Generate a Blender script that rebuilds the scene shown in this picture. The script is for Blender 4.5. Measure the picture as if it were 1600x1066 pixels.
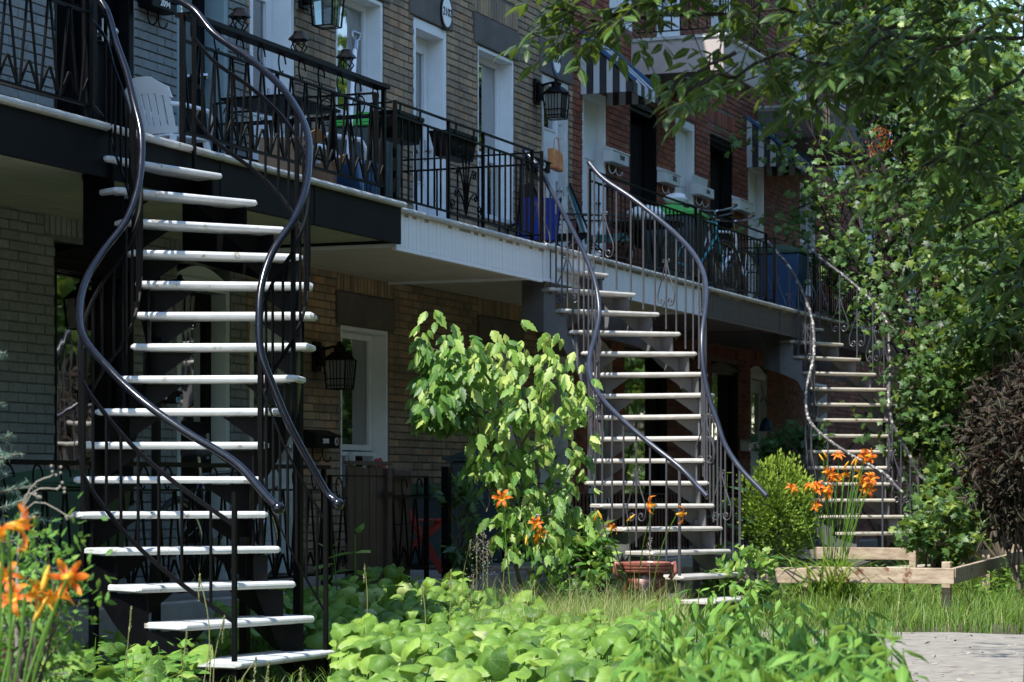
import bpy, math, random
import numpy as np
from mathutils import Vector, Matrix
random.seed(7); rng = np.random.default_rng(7)
for o in list(bpy.data.objects): bpy.data.objects.remove(o)
sc = bpy.context.scene; COL = sc.collection
# ---------------------------------------------------------------- camera, sky, sun, exposure
F = 3778.; AL = math.radians(21.655); CX, CY, CZ = -16.887, -8.95, 1.08; YH = 761.
fx, fy = math.cos(AL), math.sin(AL); rx, ry = math.sin(AL), -math.cos(AL)
cam = bpy.data.cameras.new('camera'); camo = bpy.data.objects.new('camera', cam); COL.objects.link(camo)
camo.location = (CX, CY, CZ)
camo.rotation_euler = (math.radians(90), 0, AL - math.radians(90))
cam.sensor_width = 36; cam.lens = F / 1600 * 36; cam.shift_y = (YH - 533) / 1600
cam.clip_start = .1; cam.clip_end = 2000
cam.dof.use_dof = True; cam.dof.focus_distance = 15.5; cam.dof.aperture_fstop = 7.0
sc.camera = camo
SUN_EL, SUN_BACK = math.radians(57), math.radians(16.5)
sv = Vector((-math.cos(SUN_EL) * math.cos(SUN_BACK), math.cos(SUN_EL) * math.sin(SUN_BACK), math.sin(SUN_EL)))
w = bpy.data.worlds.new('World'); sc.world = w; w.use_nodes = True
wn = w.node_tree; bg = wn.nodes['Background']; sky = wn.nodes.new('ShaderNodeTexSky')
sky.sky_type = 'NISHITA'; sky.sun_disc = False; sky.sun_elevation = SUN_EL
sky.sun_rotation = math.atan2(sv.x, sv.y); sky.air_density = 1.3; sky.ozone_density = 4.5; sky.dust_density = .4
wn.links.new(sky.outputs[0], bg.inputs[0]); bg.inputs[1].default_value = .15
sun = bpy.data.lights.new('sun', 'SUN'); sun.energy = 3.8; sun.angle = math.radians(.53); sun.color = (1, .955, .87)
suno = bpy.data.objects.new('sun', sun); COL.objects.link(suno); suno.location = (-20, 5, 30)
suno.rotation_euler = sv.to_track_quat('Z', 'Y').to_euler()
vs = sc.view_settings; vs.view_transform = 'Standard'; vs.look = 'None'; vs.gamma = 1; vs.use_curve_mapping = False
vs.exposure = 1.22

# ---------------------------------------------------------------- pixel helpers (a pixel is only a direction)
def ray(px, py):
    a = (px - 800) / F; b = (YH - py) / F
    return fx + a * rx, fy + a * ry, b
def atD(px, py, t):
    d = ray(px, py); return Vector((CX + t * d[0], CY + t * d[1], CZ + t * d[2]))
def atY(px, py, Y): return atD(px, py, (Y - CY) / ray(px, py)[1])
def atX(px, py, X): return atD(px, py, (X - CX) / ray(px, py)[0])
def atZ(px, py, Z): return atD(px, py, (Z - CZ) / ray(px, py)[2])
def pj(x, y, z):
    dx, dy = x - CX, y - CY; t = dx * fx + dy * fy
    return 800 + F * (dx * rx + dy * ry) / t, YH - F * (z - CZ) / t, t

# ---------------------------------------------------------------- scene-graph helpers
def wloc(o):
    v = Vector((0, 0, 0))
    while o: v += o.location; o = o.parent
    return v
def tag(o, label=None, cat=None, group=None, kind=None):
    for k, v in (('label', label), ('category', cat), ('group', group), ('kind', kind)):
        if v: o[k] = v
    return o
def thing(name, label, cat, loc=(0, 0, 0), group=None, rz=0):
    o = bpy.data.objects.new(name, None); COL.objects.link(o); o.location = loc; o.rotation_euler.z = rz
    o.empty_display_size = .1
    return tag(o, label, cat, group)
def link(name, me, mats, parent=None, loc=(0, 0, 0)):
    o = bpy.data.objects.new(name, me); COL.objects.link(o); o.location = loc
    if parent: o.parent = parent
    if mats is not None and not me.materials:
        for m in (mats if isinstance(mats, (list, tuple)) else [mats]): me.materials.append(M[m] if isinstance(m, str) else m)
    return o
def copy_tree(o, parent=None):
    c = o.copy(); COL.objects.link(c)
    if parent: c.parent = parent
    for ch in o.children: copy_tree(ch, c)
    return c

class MB:
    """collects shapes; build() links them as one mesh object"""
    def __init__(s): s.v = []; s.f = []; s.c = []; s.col = .5
    def add(s, vs, fs):
        n = len(s.v); s.v += [tuple(p) for p in vs]; s.c += [s.col] * len(vs)
        s.f += [tuple(i + n for i in f) for f in fs]; return s
    def box(s, x0, x1, y0, y1, z0, z1):
        return s.add([(x, y, z) for x in (x0, x1) for y in (y0, y1) for z in (z0, z1)],
                     [(0, 1, 3, 2), (4, 6, 7, 5), (0, 4, 5, 1), (2, 3, 7, 6), (0, 2, 6, 4), (1, 5, 7, 3)])
    def obox(s, o, ax, ay, az):
        o, ax, ay, az = map(Vector, (o, ax, ay, az))
        return s.add([o + i * ax + j * ay + k * az for i in (0, 1) for j in (0, 1) for k in (0, 1)],
                     [(0, 1, 3, 2), (4, 6, 7, 5), (0, 4, 5, 1), (2, 3, 7, 6), (0, 2, 6, 4), (1, 5, 7, 3)])
    def bar(s, a, b, wx, wy=None, up=(0, 0, 1)):
        a, b = Vector(a), Vector(b); t = (b - a).normalized(); u = Vector(up)
        if abs(t.dot(u)) > .95: u = Vector((1, 0, 0))
        p = t.cross(u).normalized(); q = p.cross(t); wy = wy or wx
        return s.obox(a - p * wx / 2 - q * wy / 2, b - a, p * wx, q * wy)
    def tube(s, pts, r, n=8, close=True):
        pts = [Vector(p) for p in pts]; rs = r if isinstance(r, (list, tuple)) else [r] * len(pts)
        base = len(s.v); prev = None
        for i, p in enumerate(pts):
            t = (pts[min(i + 1, len(pts) - 1)] - pts[max(i - 1, 0)]).normalized()
            if prev is None:
                prev = t.cross(Vector((0, 0, 1)))
                if prev.length < .1: prev = t.cross(Vector((1, 0, 0)))
            u = (prev - t * prev.dot(t)).normalized(); prev = u; q = t.cross(u)
            s.v += [tuple(p + (u * math.cos(k * math.tau / n) + q * math.sin(k * math.tau / n)) * rs[i]) for k in range(n)]
            s.c += [s.col] * n
        for i in range(len(pts) - 1):
            for k in range(n):
                a = base + i * n + k; b = base + i * n + (k + 1) % n; s.f.append((a, b, b + n, a + n))
        if close:
            s.f.append(tuple(base + k for k in reversed(range(n)))); m = base + (len(pts) - 1) * n
            s.f.append(tuple(m + k for k in range(n)))
        return s
    def lathe(s, o, prof, n=16, axis='z'):
        base = len(s.v); o = Vector(o)
        for r, z in prof:
            for k in range(n):
                a = k * math.tau / n; p = (r * math.cos(a), r * math.sin(a), z)
                if axis == 'y': p = (p[0], p[2], p[1])
                if axis == 'x': p = (p[2], p[0], p[1])
                s.v.append(tuple(o + Vector(p)))
            s.c += [s.col] * n
        for i in range(len(prof) - 1):
            for k in range(n):
                a = base + i * n + k; b = base + i * n + (k + 1) % n; s.f.append((a, b, b + n, a + n))
        s.f.append(tuple(base + k for k in range(n))); m = base + (len(prof) - 1) * n
        s.f.append(tuple(m + k for k in range(n))); return s
    def ball(s, o, r, n=10, sz=1):
        return s.lathe(o, [(r * math.sin(a) + 1e-4, -r * sz * math.cos(a)) for a in [math.pi * i / (n // 2 + 1) for i in range(n // 2 + 2)]], n)
    def poly(s, pts, off):
        """a flat outline extruded by off"""
        n = len(pts); off = Vector(off); P = [Vector(p) for p in pts]
        return s.add(P + [p + off for p in P], [tuple(range(n)), tuple(reversed(range(n, 2 * n)))] +
                     [(i, (i + 1) % n, n + (i + 1) % n, n + i) for i in range(n)])
    def mesh(s, name, off=(0, 0, 0), smooth=False):
        me = bpy.data.meshes.new(name); off = Vector(off)
        me.from_pydata([(a - off.x, b - off.y, c - off.z) for a, b, c in s.v], [], s.f)
        at = me.attributes.new('tint', 'FLOAT', 'POINT'); at.data.foreach_set('value', s.c)
        if smooth: me.polygons.foreach_set('use_smooth', [True] * len(me.polygons))
        me.update(); return me
    def build(s, name, mat, parent=None, smooth=False, local=False, bevel=0, fix=True):
        off = wloc(parent) if (parent and not local) else (0, 0, 0)
        me = s.mesh(name, off, smooth)
        if fix:
            import bmesh
            bm = bmesh.new(); bm.from_mesh(me); bmesh.ops.recalc_face_normals(bm, faces=bm.faces); bm.to_mesh(me); bm.free()
        o = link(name, me, mat, parent)
        if bevel:
            b = o.modifiers.new('bevel', 'BEVEL'); b.width = bevel; b.segments = 2; b.limit_method = 'ANGLE'
        return o
def catmull(P, k=6):
    P = [Vector(p) for p in P]; out = []
    for i in range(len(P) - 1):
        a, b, c, d = P[max(i - 1, 0)], P[i], P[i + 1], P[min(i + 2, len(P) - 1)]
        for j in range(k):
            t = j / k
            out.append(.5 * ((2 * b) + (c - a) * t + (2 * a - 5 * b + 4 * c - d) * t * t + (-a + 3 * b - 3 * c + d) * t ** 3))
    return out + [P[-1]]
def text_part(txt, size, mat, parent, o, ax, az, name='number', ext=.002, bold=.012):
    """raised lettering, centred on o, running along ax with up az"""
    cu = bpy.data.curves.new(name, 'FONT'); cu.body = txt; cu.size = size; cu.extrude = ext; cu.offset = bold * size
    cu.align_x = 'CENTER'; cu.align_y = 'CENTER'; cu.resolution_u = 3
    t = bpy.data.objects.new('tmp', cu); me = bpy.data.meshes.new_from_object(t); bpy.data.objects.remove(t)
    ax, az = Vector(ax), Vector(az); nn = ax.cross(az); R = Matrix((ax, az, nn)).transposed()
    P = Vector(o) - wloc(parent)
    me.transform(Matrix.Translation(P) @ R.to_4x4()); me.name = name
    return link(name, me, mat, parent)

# ---------------------------------------------------------------- materials
M = {}
def nodes(name):
    m = bpy.data.materials.new(name); m.use_nodes = True; M[name] = m
    nt = m.node_tree; return m, nt, nt.nodes['Principled BSDF'], nt.nodes.new, nt.links.new
def ramp(N, L, fac, stops):
    r = N('ShaderNodeValToRGB'); e = r.color_ramp.elements
    while len(e) < len(stops): e.new(.5)
    for x, (p, c) in zip(e, stops): x.position = p; x.color = (*c, 1)
    L(fac, r.inputs[0]); return r.outputs[0]
def noise(N, L, scale, detail=4, co=None, rough=.6, stretch=None):
    n = N('ShaderNodeTexNoise'); n.inputs['Scale'].default_value = scale; n.inputs['Detail'].default_value = detail
    n.inputs['Roughness'].default_value = rough
    tc = N('ShaderNodeTexCoord'); src = tc.outputs['Object']
    if stretch:
        mp = N('ShaderNodeMapping'); mp.inputs['Scale'].default_value = stretch; L(src, mp.inputs[0]); src = mp.outputs[0]
    L(src, n.inputs['Vector']); return n.outputs[0]
def mixc(N, L, fac, a, b, mode='MIX'):
    m = N('ShaderNodeMix'); m.data_type = 'RGBA'; m.blend_type = mode
    if isinstance(fac, (int, float)): m.inputs[0].default_value = fac
    else: L(fac, m.inputs[0])
    for s, i in ((a, 6), (b, 7)):
        if isinstance(s, tuple): m.inputs[i].default_value = (*s, 1)
        else: L(s, m.inputs[i])
    return m.outputs[2]
def mat(name, c1, c2=None, rough=.6, scale=6, metal=0, bump=0, bscale=60, wear=None, wlo=.58, wscale=9, coat=0, stretch=None, spec=.5):
    """two-tone noise colour, optional wear / rust colour in patches, fine relief"""
    m, nt, b, N, L = nodes(name)
    c2 = c2 or tuple(x * .8 for x in c1)
    col = ramp(N, L, noise(N, L, scale, 5, stretch=stretch), [(.35, c1), (.68, c2)])
    if wear:
        k = N('ShaderNodeMapRange'); k.inputs[1].default_value = wlo; k.inputs[2].default_value = wlo + .05
        L(noise(N, L, wscale, 6, rough=.7), k.inputs[0]); col = mixc(N, L, k.outputs[0], col, wear)
    L(col, b.inputs['Base Color'])
    rr = N('ShaderNodeMapRange'); rr.inputs[3].default_value = max(rough - .12, .03); rr.inputs[4].default_value = min(rough + .12, 1)
    L(noise(N, L, scale * 2.3), rr.inputs[0]); L(rr.outputs[0], b.inputs['Roughness'])
    b.inputs['Metallic'].default_value = metal; b.inputs['Specular IOR Level'].default_value = spec
    if coat: b.inputs['Coat Weight'].default_value = coat; b.inputs['Coat Roughness'].default_value = .15
    if bump:
        bp = N('ShaderNodeBump'); bp.inputs['Strength'].default_value = bump; bp.inputs['Distance'].default_value = .004
        L(noise(N, L, bscale, 5), bp.inputs['Height']); L(bp.outputs[0], b.inputs['Normal'])
    return m
def brickmat(name, stops, dirt=(.05, .045, .04), amount=.5):
    m, nt, b, N, L = nodes(name)
    at = N('ShaderNodeAttribute'); at.attribute_name = 'tint'
    col = ramp(N, L, at.outputs['Fac'], stops)
    geo = N('ShaderNodeNewGeometry')
    nz = N('ShaderNodeTexNoise'); nz.inputs['Scale'].default_value = 1.3; nz.inputs['Detail'].default_value = 6; L(geo.outputs['Position'], nz.inputs['Vector'])
    mr = N('ShaderNodeMapRange'); mr.inputs[1].default_value = .45; mr.inputs[2].default_value = .7; mr.inputs[4].default_value = amount; L(nz.outputs[0], mr.inputs[0])
    col = mixc(N, L, mr.outputs[0], col, dirt)
    mp = N('ShaderNodeMapping'); mp.inputs['Scale'].default_value = (3.2, 1, .45); L(geo.outputs['Position'], mp.inputs[0])
    ns = N('ShaderNodeTexNoise'); ns.inputs['Scale'].default_value = 1.6; ns.inputs['Detail'].default_value = 7; ns.inputs['Roughness'].default_value = .65; L(mp.outputs[0], ns.inputs['Vector'])
    ms = N('ShaderNodeMapRange'); ms.inputs[1].default_value = .5; ms.inputs[2].default_value = .68; ms.inputs[4].default_value = .55; L(ns.outputs[0], ms.inputs[0]); col = mixc(N, L, ms.outputs[0], col, dirt)
    n2 = N('ShaderNodeTexNoise'); n2.inputs['Scale'].default_value = 28; n2.inputs['Detail'].default_value = 6; L(geo.outputs['Position'], n2.inputs['Vector'])
    col = mixc(N, L, .35, col, ramp(N, L, n2.outputs[0], [(.3, (.35, .35, .35)), (.7, (1, 1, 1))]), 'MULTIPLY')
    L(col, b.inputs['Base Color']); b.inputs['Roughness'].default_value = .88
    bp = N('ShaderNodeBump'); bp.inputs['Strength'].default_value = .5; bp.inputs['Distance'].default_value = .004
    n3 = N('ShaderNodeTexNoise'); n3.inputs['Scale'].default_value = 90; n3.inputs['Detail'].default_value = 4; L(geo.outputs['Position'], n3.inputs['Vector'])
    L(n3.outputs[0], bp.inputs['Height']); L(bp.outputs[0], b.inputs['Normal'])
def leafmat(name, stops, trans=.35, rough=.45, tcol=None, spec=.35, vein='mid'):
    m, nt, b, N, L = nodes(name)
    at = N('ShaderNodeAttribute'); at.attribute_name = 'tint'; oi = N('ShaderNodeObjectInfo')
    ad = N('ShaderNodeMath'); ad.operation = 'MULTIPLY_ADD'; L(oi.outputs['Random'], ad.inputs[0]); ad.inputs[1].default_value = .22; L(at.outputs['Fac'], ad.inputs[2])
    sb = N('ShaderNodeMath'); sb.operation = 'SUBTRACT'; L(ad.outputs[0], sb.inputs[0]); sb.inputs[1].default_value = .11
    col = ramp(N, L, sb.outputs[0], stops)
    geo = N('ShaderNodeNewGeometry'); nz = N('ShaderNodeTexNoise'); nz.inputs['Scale'].default_value = 22; nz.inputs['Detail'].default_value = 3; L(geo.outputs['Position'], nz.inputs['Vector'])
    col = mixc(N, L, .5, col, ramp(N, L, nz.outputs[0], [(.3, (.55, .6, .5)), (.7, (1.25, 1.2, 1.2))]), 'MULTIPLY')
    if vein:
        lo = N('ShaderNodeAttribute'); lo.attribute_name = 'loc'; sx = N('ShaderNodeSeparateXYZ'); L(lo.outputs['Vector'], sx.inputs[0])
        def mt_(op, a, b_=None, cl=False):
            q = N('ShaderNodeMath'); q.operation = op; q.use_clamp = cl
            for k, v in enumerate((a, b_)):
                if v is None: continue
                if isinstance(v, (int, float)): q.inputs[k].default_value = v
                else: L(v, q.inputs[k])
            return q.outputs[0]
        if vein == 'radial':
            an = mt_('ARCTAN2', sx.outputs[0], sx.outputs[1]); f = mt_('ABSOLUTE', mt_('SINE', mt_('MULTIPLY', an, 4.5)))
            rad = mt_('SQRT', mt_('ADD', mt_('MULTIPLY', sx.outputs[0], sx.outputs[0]), mt_('MULTIPLY', sx.outputs[1], sx.outputs[1])))
            f = mt_('SUBTRACT', 1.0, mt_('DIVIDE', mt_('MULTIPLY', f, rad), .09), True); side = mt_('ABSOLUTE', mt_('SINE', mt_('MULTIPLY', rad, 16)))
            f2 = mt_('MULTIPLY', mt_('SUBTRACT', 1.0, mt_('DIVIDE', side, .3), True), .35); f = mt_('MAXIMUM', f, f2)
        else:
            ax = mt_('ABSOLUTE', sx.outputs[0]); f = mt_('SUBTRACT', 1.0, mt_('DIVIDE', ax, .028), True)
            s2 = mt_('ABSOLUTE', mt_('SINE', mt_('MULTIPLY', mt_('SUBTRACT', sx.outputs[1], mt_('MULTIPLY', ax, .8)), 19))); f = mt_('MAXIMUM', f, mt_('MULTIPLY', mt_('SUBTRACT', 1.0, mt_('DIVIDE', s2, .3), True), .3))
        col = mixc(N, L, mt_('MULTIPLY', f, .45), col, mixc(N, L, .75, col, (.42, .52, .20)))
    L(col, b.inputs['Base Color'])
    b.inputs['Roughness'].default_value = rough; b.inputs['Specular IOR Level'].default_value = spec
    tr = N('ShaderNodeBsdfTranslucent'); mx = N('ShaderNodeMixShader'); mx.inputs[0].default_value = trans
    L(mixc(N, L, .6, col, tcol or (.35, .5, .04), 'SCREEN') if tcol != 0 else col, tr.inputs[0])
    L(b.outputs[0], mx.inputs[1]); L(tr.outputs[0], mx.inputs[2]); L(mx.outputs[0], nt.nodes['Material Output'].inputs[0])
def glassmat(name, tint, refl=1.5):
    m, nt, b, N, L = nodes(name); nt.nodes.remove(b)
    t = N('ShaderNodeBsdfTransparent'); t.inputs[0].default_value = (*tint, 1)
    g = N('ShaderNodeBsdfGlossy'); g.inputs['Roughness'].default_value = .02; g.inputs[0].default_value = (1, 1, 1, 1)
    fr = N('ShaderNodeFresnel'); fr.inputs[0].default_value = 1.5
    mu = N('ShaderNodeMath'); mu.operation = 'MULTIPLY'; mu.use_clamp = True; L(fr.outputs[0], mu.inputs[0]); mu.inputs[1].default_value = refl
    bp = N('ShaderNodeBump'); bp.inputs['Strength'].default_value = .02; bp.inputs['Distance'].default_value = .03; L(noise(N, L, 3, 2), bp.inputs['Height']); L(bp.outputs[0], g.inputs['Normal'])
    mx = N('ShaderNodeMixShader'); L(mu.outputs[0], mx.inputs[0]); L(t.outputs[0], mx.inputs[1]); L(g.outputs[0], mx.inputs[2])
    L(mx.outputs[0], nt.nodes['Material Output'].inputs[0])

brickmat('brick_grey', [(0, (.20, .22, .21)), (.5, (.225, .245, .235)), (1, (.25, .27, .255))], (.17, .17, .145), .5)
brickmat('brick_brown', [(0, (.25, .185, .12)), (.3, (.33, .24, .15)), (.6, (.39, .285, .17)), (.88, (.44, .31, .18)), (1, (.42, .23, .115))], (.12, .10, .085), .62)
brickmat('brick_red', [(0, (.15, .042, .026)), (.4, (.26, .07, .038)), (.75, (.33, .098, .048)), (1, (.27, .12, .075))], (.07, .03, .022), .5)
brickmat('brick_orange', [(0, (.155, .06, .036)), (.5, (.25, .09, .05)), (1, (.31, .125, .07))], (.085, .045, .03), .4)
mat('mortar', (.15, .135, .11), (.09, .082, .07), .95, 9, bump=.5)
mat('mortar_grey', (.14, .15, .14), (.10, .108, .10), .95, 9, bump=.4)
mat('mortar_red', (.20, .15, .12), (.12, .09, .075), .95, 9, bump=.4)
mat('lintel', (.13, .115, .095), (.075, .068, .06), .9, 3, bump=.5, bscale=40, wear=(.17, .11, .075), wlo=.6, wscale=1.5)
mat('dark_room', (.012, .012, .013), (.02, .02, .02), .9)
mat('white_paint', (.74, .76, .76), (.66, .68, .68), .45, 4, wear=(.42, .41, .38), wlo=.70, wscale=14)
mat('old_white', (.62, .63, .60), (.46, .45, .42), .55, 7, wear=(.25, .23, .2), wlo=.6, wscale=16, bump=.3)
mat('teal_door', (.20, .29, .31), (.17, .25, .27), .4, 4)
mat('pale_door', (.52, .58, .56), (.46, .52, .50), .45, 4)
mat('black_paint', (.0022, .0022, .003), (.0035, .0034, .004), .42, 9, wear=(.02, .017, .016), wlo=.70, wscale=26, spec=.09)
mat('black_gloss', (.004, .005, .009), (.006, .007, .012), .24, 7, coat=.25, spec=.3, bump=.25, bscale=25, wear=(.05, .04, .035), wlo=.74, wscale=20)
mat('black_iron', (.002, .002, .0025), (.0034, .0032, .0035), .42, 12, wear=(.03, .022, .018), wlo=.70, wscale=30, spec=.10)
mat('fascia_black', (.003, .003, .004), (.0055, .005, .006), .5, 2, bump=.2, bscale=7, spec=.12)
mat('grey_iron', (.065, .065, .075), (.045, .045, .052), .42, 9, metal=.15, wear=(.22, .10, .055), wlo=.67, wscale=18)
mat('grey_plate', (.13, .13, .135), (.075, .075, .08), .5, 4, wear=(.30, .12, .06), wlo=.70, wscale=5, bump=.25, bscale=30)
mat('blue_rail', (.032, .038, .06), (.022, .026, .04), .32, 8, wear=(.22, .21, .22), wlo=.68, wscale=24)
mat('peeling_rail', (.06, .055, .06), (.035, .033, .036), .5, 14, wear=(.48, .46, .42), wlo=.545, wscale=22, bump=.6)
mat('tread_white', (.56, .57, .57), (.44, .45, .44), .5, 5, wear=(.27, .235, .19), wlo=.60, wscale=12, bump=.35, bscale=45)
mat('tread_worn', (.48, .46, .42), (.34, .32, .29), .6, 8, wear=(.32, .19, .11), wlo=.66, wscale=11, bump=.5, bscale=45)
mat('tread_cream', (.47, .43, .36), (.36, .33, .275), .6, 8, wear=(.34, .26, .18), wlo=.66, wscale=11, bump=.5, bscale=45)
mat('drip_edge', (.52, .54, .52), (.36, .36, .34), .5, 6, wear=(.17, .15, .13), wlo=.60, wscale=13, bump=.3)
mat('fascia_white', (.80, .82, .83), (.74, .76, .76), .5, 3, wear=(.42, .40, .36), wlo=.68, wscale=9)
mat('fascia_brown', (.10, .082, .078), (.075, .06, .056), .6, 4)
mat('fascia_pink', (.42, .36, .33), (.36, .30, .28), .6, 4)
mat('soffit', (.52, .48, .38), (.45, .41, .32), .7, 3)
mat('soffit_green', (.34, .35, .24), (.29, .30, .2), .7, 3)
mat('concrete', (.34, .315, .275), (.24, .22, .195), .9, 5, bump=.7, bscale=50)
mat('paving', (.26, .24, .21), (.17, .155, .135), .92, 9, bump=.9, bscale=60, wear=(.12, .095, .075), wlo=.60, wscale=5)
mat('soil', (.07, .052, .035), (.035, .027, .018), .95, 3, bump=1, bscale=20)
mat('board', (.46, .37, .27), (.24, .175, .12), .85, 5, stretch=(6, 1.2, 6), wear=(.16, .075, .035), wlo=.60, wscale=4, bump=.6)
mat('dark_wood', (.055, .03, .019), (.028, .016, .011), .6, 6, stretch=(7, 7, .8), bump=.3)
mat('bark', (.035, .024, .017), (.012, .009, .007), .95, 9, stretch=(1, 1, .3), bump=1, bscale=30)
mat('twig', (.12, .10, .07), (.07, .055, .04), .8, 9)
mat('pale_twig', (.30, .27, .22), (.2, .17, .14), .7, 9)
mat('red_paint', (.34, .022, .02), (.24, .016, .014), .45, 5)
mat('pot_clay', (.16, .045, .026), (.085, .026, .016), .35, 6, coat=.4, bump=.2)
mat('pot_rim', (.30, .105, .075), (.20, .07, .05), .4, 8)
mat('plastic_white', (.78, .79, .79), (.72, .73, .73), .4, 3)
mat('plastic_dark', (.035, .055, .06), (.025, .04, .045), .5, 3)
mat('plastic_green', (.05, .42, .06), (.04, .32, .045), .4, 3)
mat('plastic_dkgreen', (.025, .07, .04), (.02, .055, .03), .5, 3)
mat('plastic_blue', (.012, .05, .13), (.01, .04, .10), .45, 3)
mat('cloth_blue', (.012, .035, .30), (.01, .028, .22), .8, 8)
mat('cardboard', (.26, .17, .105), (.21, .135, .08), .85, 4)
mat('mailbox_white', (.58, .60, .60), (.50, .52, .52), .4, 3)
mat('ink', (.015, .015, .016), (.02, .02, .02), .6)
mat('letter_white', (.82, .82, .80), (.78, .78, .76), .5)
mat('sticker_blue', (.06, .30, .48), (.05, .26, .42), .5)
mat('bag', (.55, .10, .04), (.60, .35, .10), .6, 14)
mat('bike_teal', (.02, .33, .36), (.02, .28, .31), .25, 3, coat=.6)
mat('bike_dark', (.02, .022, .03), (.015, .016, .02), .3, 3, coat=.6)
mat('rubber', (.012, .012, .012), (.018, .018, .018), .7)
mat('chrome', (.62, .62, .63), (.5, .5, .5), .25, 9, metal=1)
mat('steel', (.35, .36, .38), (.28, .29, .30), .4, 9, metal=.8)
mat('cloth_white', (.7, .7, .68), (.62, .62, .6), .85, 6)
mat('awning_white', (.46, .49, .51), (.40, .42, .44), .5, 3)
mat('awning_blue', (.03, .10, .22), (.025, .085, .19), .35, 3)
mat('awning_black', (.015, .016, .02), (.02, .02, .022), .5, 3)
mat('lamp_glass', (.22, .22, .20), (.17, .17, .15), .25, 4)
mat('curtain', (.38, .41, .40), (.28, .31, .30), .9, 3, stretch=(9, 1, .6))
mat('blind', (.14, .12, .09), (.10, .085, .065), .8, 3)
mat('bell_blue', (.02, .07, .2), (.015, .055, .16), .4, 3)
glassmat('glass', (.50, .56, .55), 3.2); glassmat('glass_dark', (.20, .23, .23), 5.0)
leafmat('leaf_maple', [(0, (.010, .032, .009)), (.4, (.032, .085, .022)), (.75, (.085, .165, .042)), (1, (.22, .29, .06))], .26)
leafmat('leaf_elder', [(0, (.02, .075, .015)), (.35, (.06, .17, .028)), (.7, (.17, .31, .05)), (1, (.40, .50, .13))], .38)
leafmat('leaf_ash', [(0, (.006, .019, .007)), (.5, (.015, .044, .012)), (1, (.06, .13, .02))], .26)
leafmat('leaf_butterbur', [(0, (.04, .105, .014)), (.5, (.13, .25, .034)), (.85, (.23, .36, .058)), (1, (.38, .43, .2))], .30, .5, spec=.3, vein='radial')
leafmat('leaf_artichoke', [(0, (.03, .105, .018)), (.5, (.08, .21, .032)), (1, (.17, .33, .055))], .35, .55, spec=.25)
leafmat('leaf_cedar', [(0, (.06, .12, .015)), (.5, (.16, .26, .028)), (1, (.33, .42, .05))], .25, .7, vein=None)
leafmat('leaf_purple', [(0, (.006, .004, .005)), (.6, (.014, .007, .009)), (1, (.03, .012, .014))], .18, .65, spec=.15, tcol=(.08, .02, .02))
leafmat('leaf_spruce', [(0, (.07, .13, .10)), (.5, (.14, .22, .18)), (1, (.30, .38, .33))], .12, .6, vein=None)
leafmat('leaf_vine', [(0, (.015, .055, .02)), (.6, (.035, .10, .035)), (1, (.08, .17, .06))], .3)
leafmat('grass', [(0, (.04, .09, .015)), (.45, (.10, .20, .03)), (.8, (.20, .30, .06)), (1, (.36, .36, .17))], .35, .55, vein=None)
leafmat('grass_dry', [(0, (.16, .17, .06)), (.5, (.30, .31, .13)), (1, (.44, .42, .24))], .3, .6, vein=None)
leafmat('lily_leaf', [(0, (.06, .15, .02)), (.6, (.13, .26, .035)), (1, (.28, .36, .07))], .35, .45, vein=None)
leafmat('petal', [(0, (.85, .50, .04)), (.22, (.80, .36, .02)), (.38, (.50, .055, .004)), (.62, (.74, .15, .008)), (1, (.86, .30, .03))], .4, .5, tcol=(.85, .2, .01), vein=None)
leafmat('throat', [(0, (.75, .42, .03)), (1, (.85, .5, .06))], .3, .5, tcol=(.8, .4, .02), vein=None)
leafmat('samara', [(0, (.30, .03, .015)), (.6, (.50, .09, .03)), (1, (.55, .22, .07))], .35, .5, tcol=(.6, .1, .02), vein=None)
leafmat('mauve', [(0, (.35, .22, .42)), (1, (.5, .4, .55))], .3, .6, tcol=(.4, .2, .4), vein=None)
# ================================================================ SETTING
def struct(o): return tag(o, kind='structure')
gm = MB(); n = 60
struct(MB().add([(-400, -400, 0), (900, -400, 0), (900, 400, 0), (-400, 400, 0)], [(0, 1, 2, 3)]).build('ground', 'soil'))
wk = MB()      # worn concrete path that runs from the houses to the street, its edge ragged
ed = [(.66 + .05 * math.sin(k * 1.7) + .03 * math.sin(k * 4.1), -3.4 - k * .25) for k in range(19)]
wk.add([(x, y, .018) for x, y in ed] + [(-6.5, y, .018) for x, y in ed], [(i, i + 1, i + 20, i + 19) for i in range(18)])
struct(wk.build('path', 'paving'))
struct(MB().box(-40, 60, -30, -9.6, -.1, .012).build('road', mat('asphalt', (.055, .055, .057), (.04, .04, .042), .9, 20, bump=.6)))
struct(MB().box(-40, 60, -9.6, -7.9, -.1, .05).build('pavement', 'paving'))
for a, b in ((-9, 1.55), (1.6, 7.4), (7.45, 16)):
    struct(MB().box(a, b, -1.42, -.002, -.1, .36).build('porch', 'concrete', bevel=.01))

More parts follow.
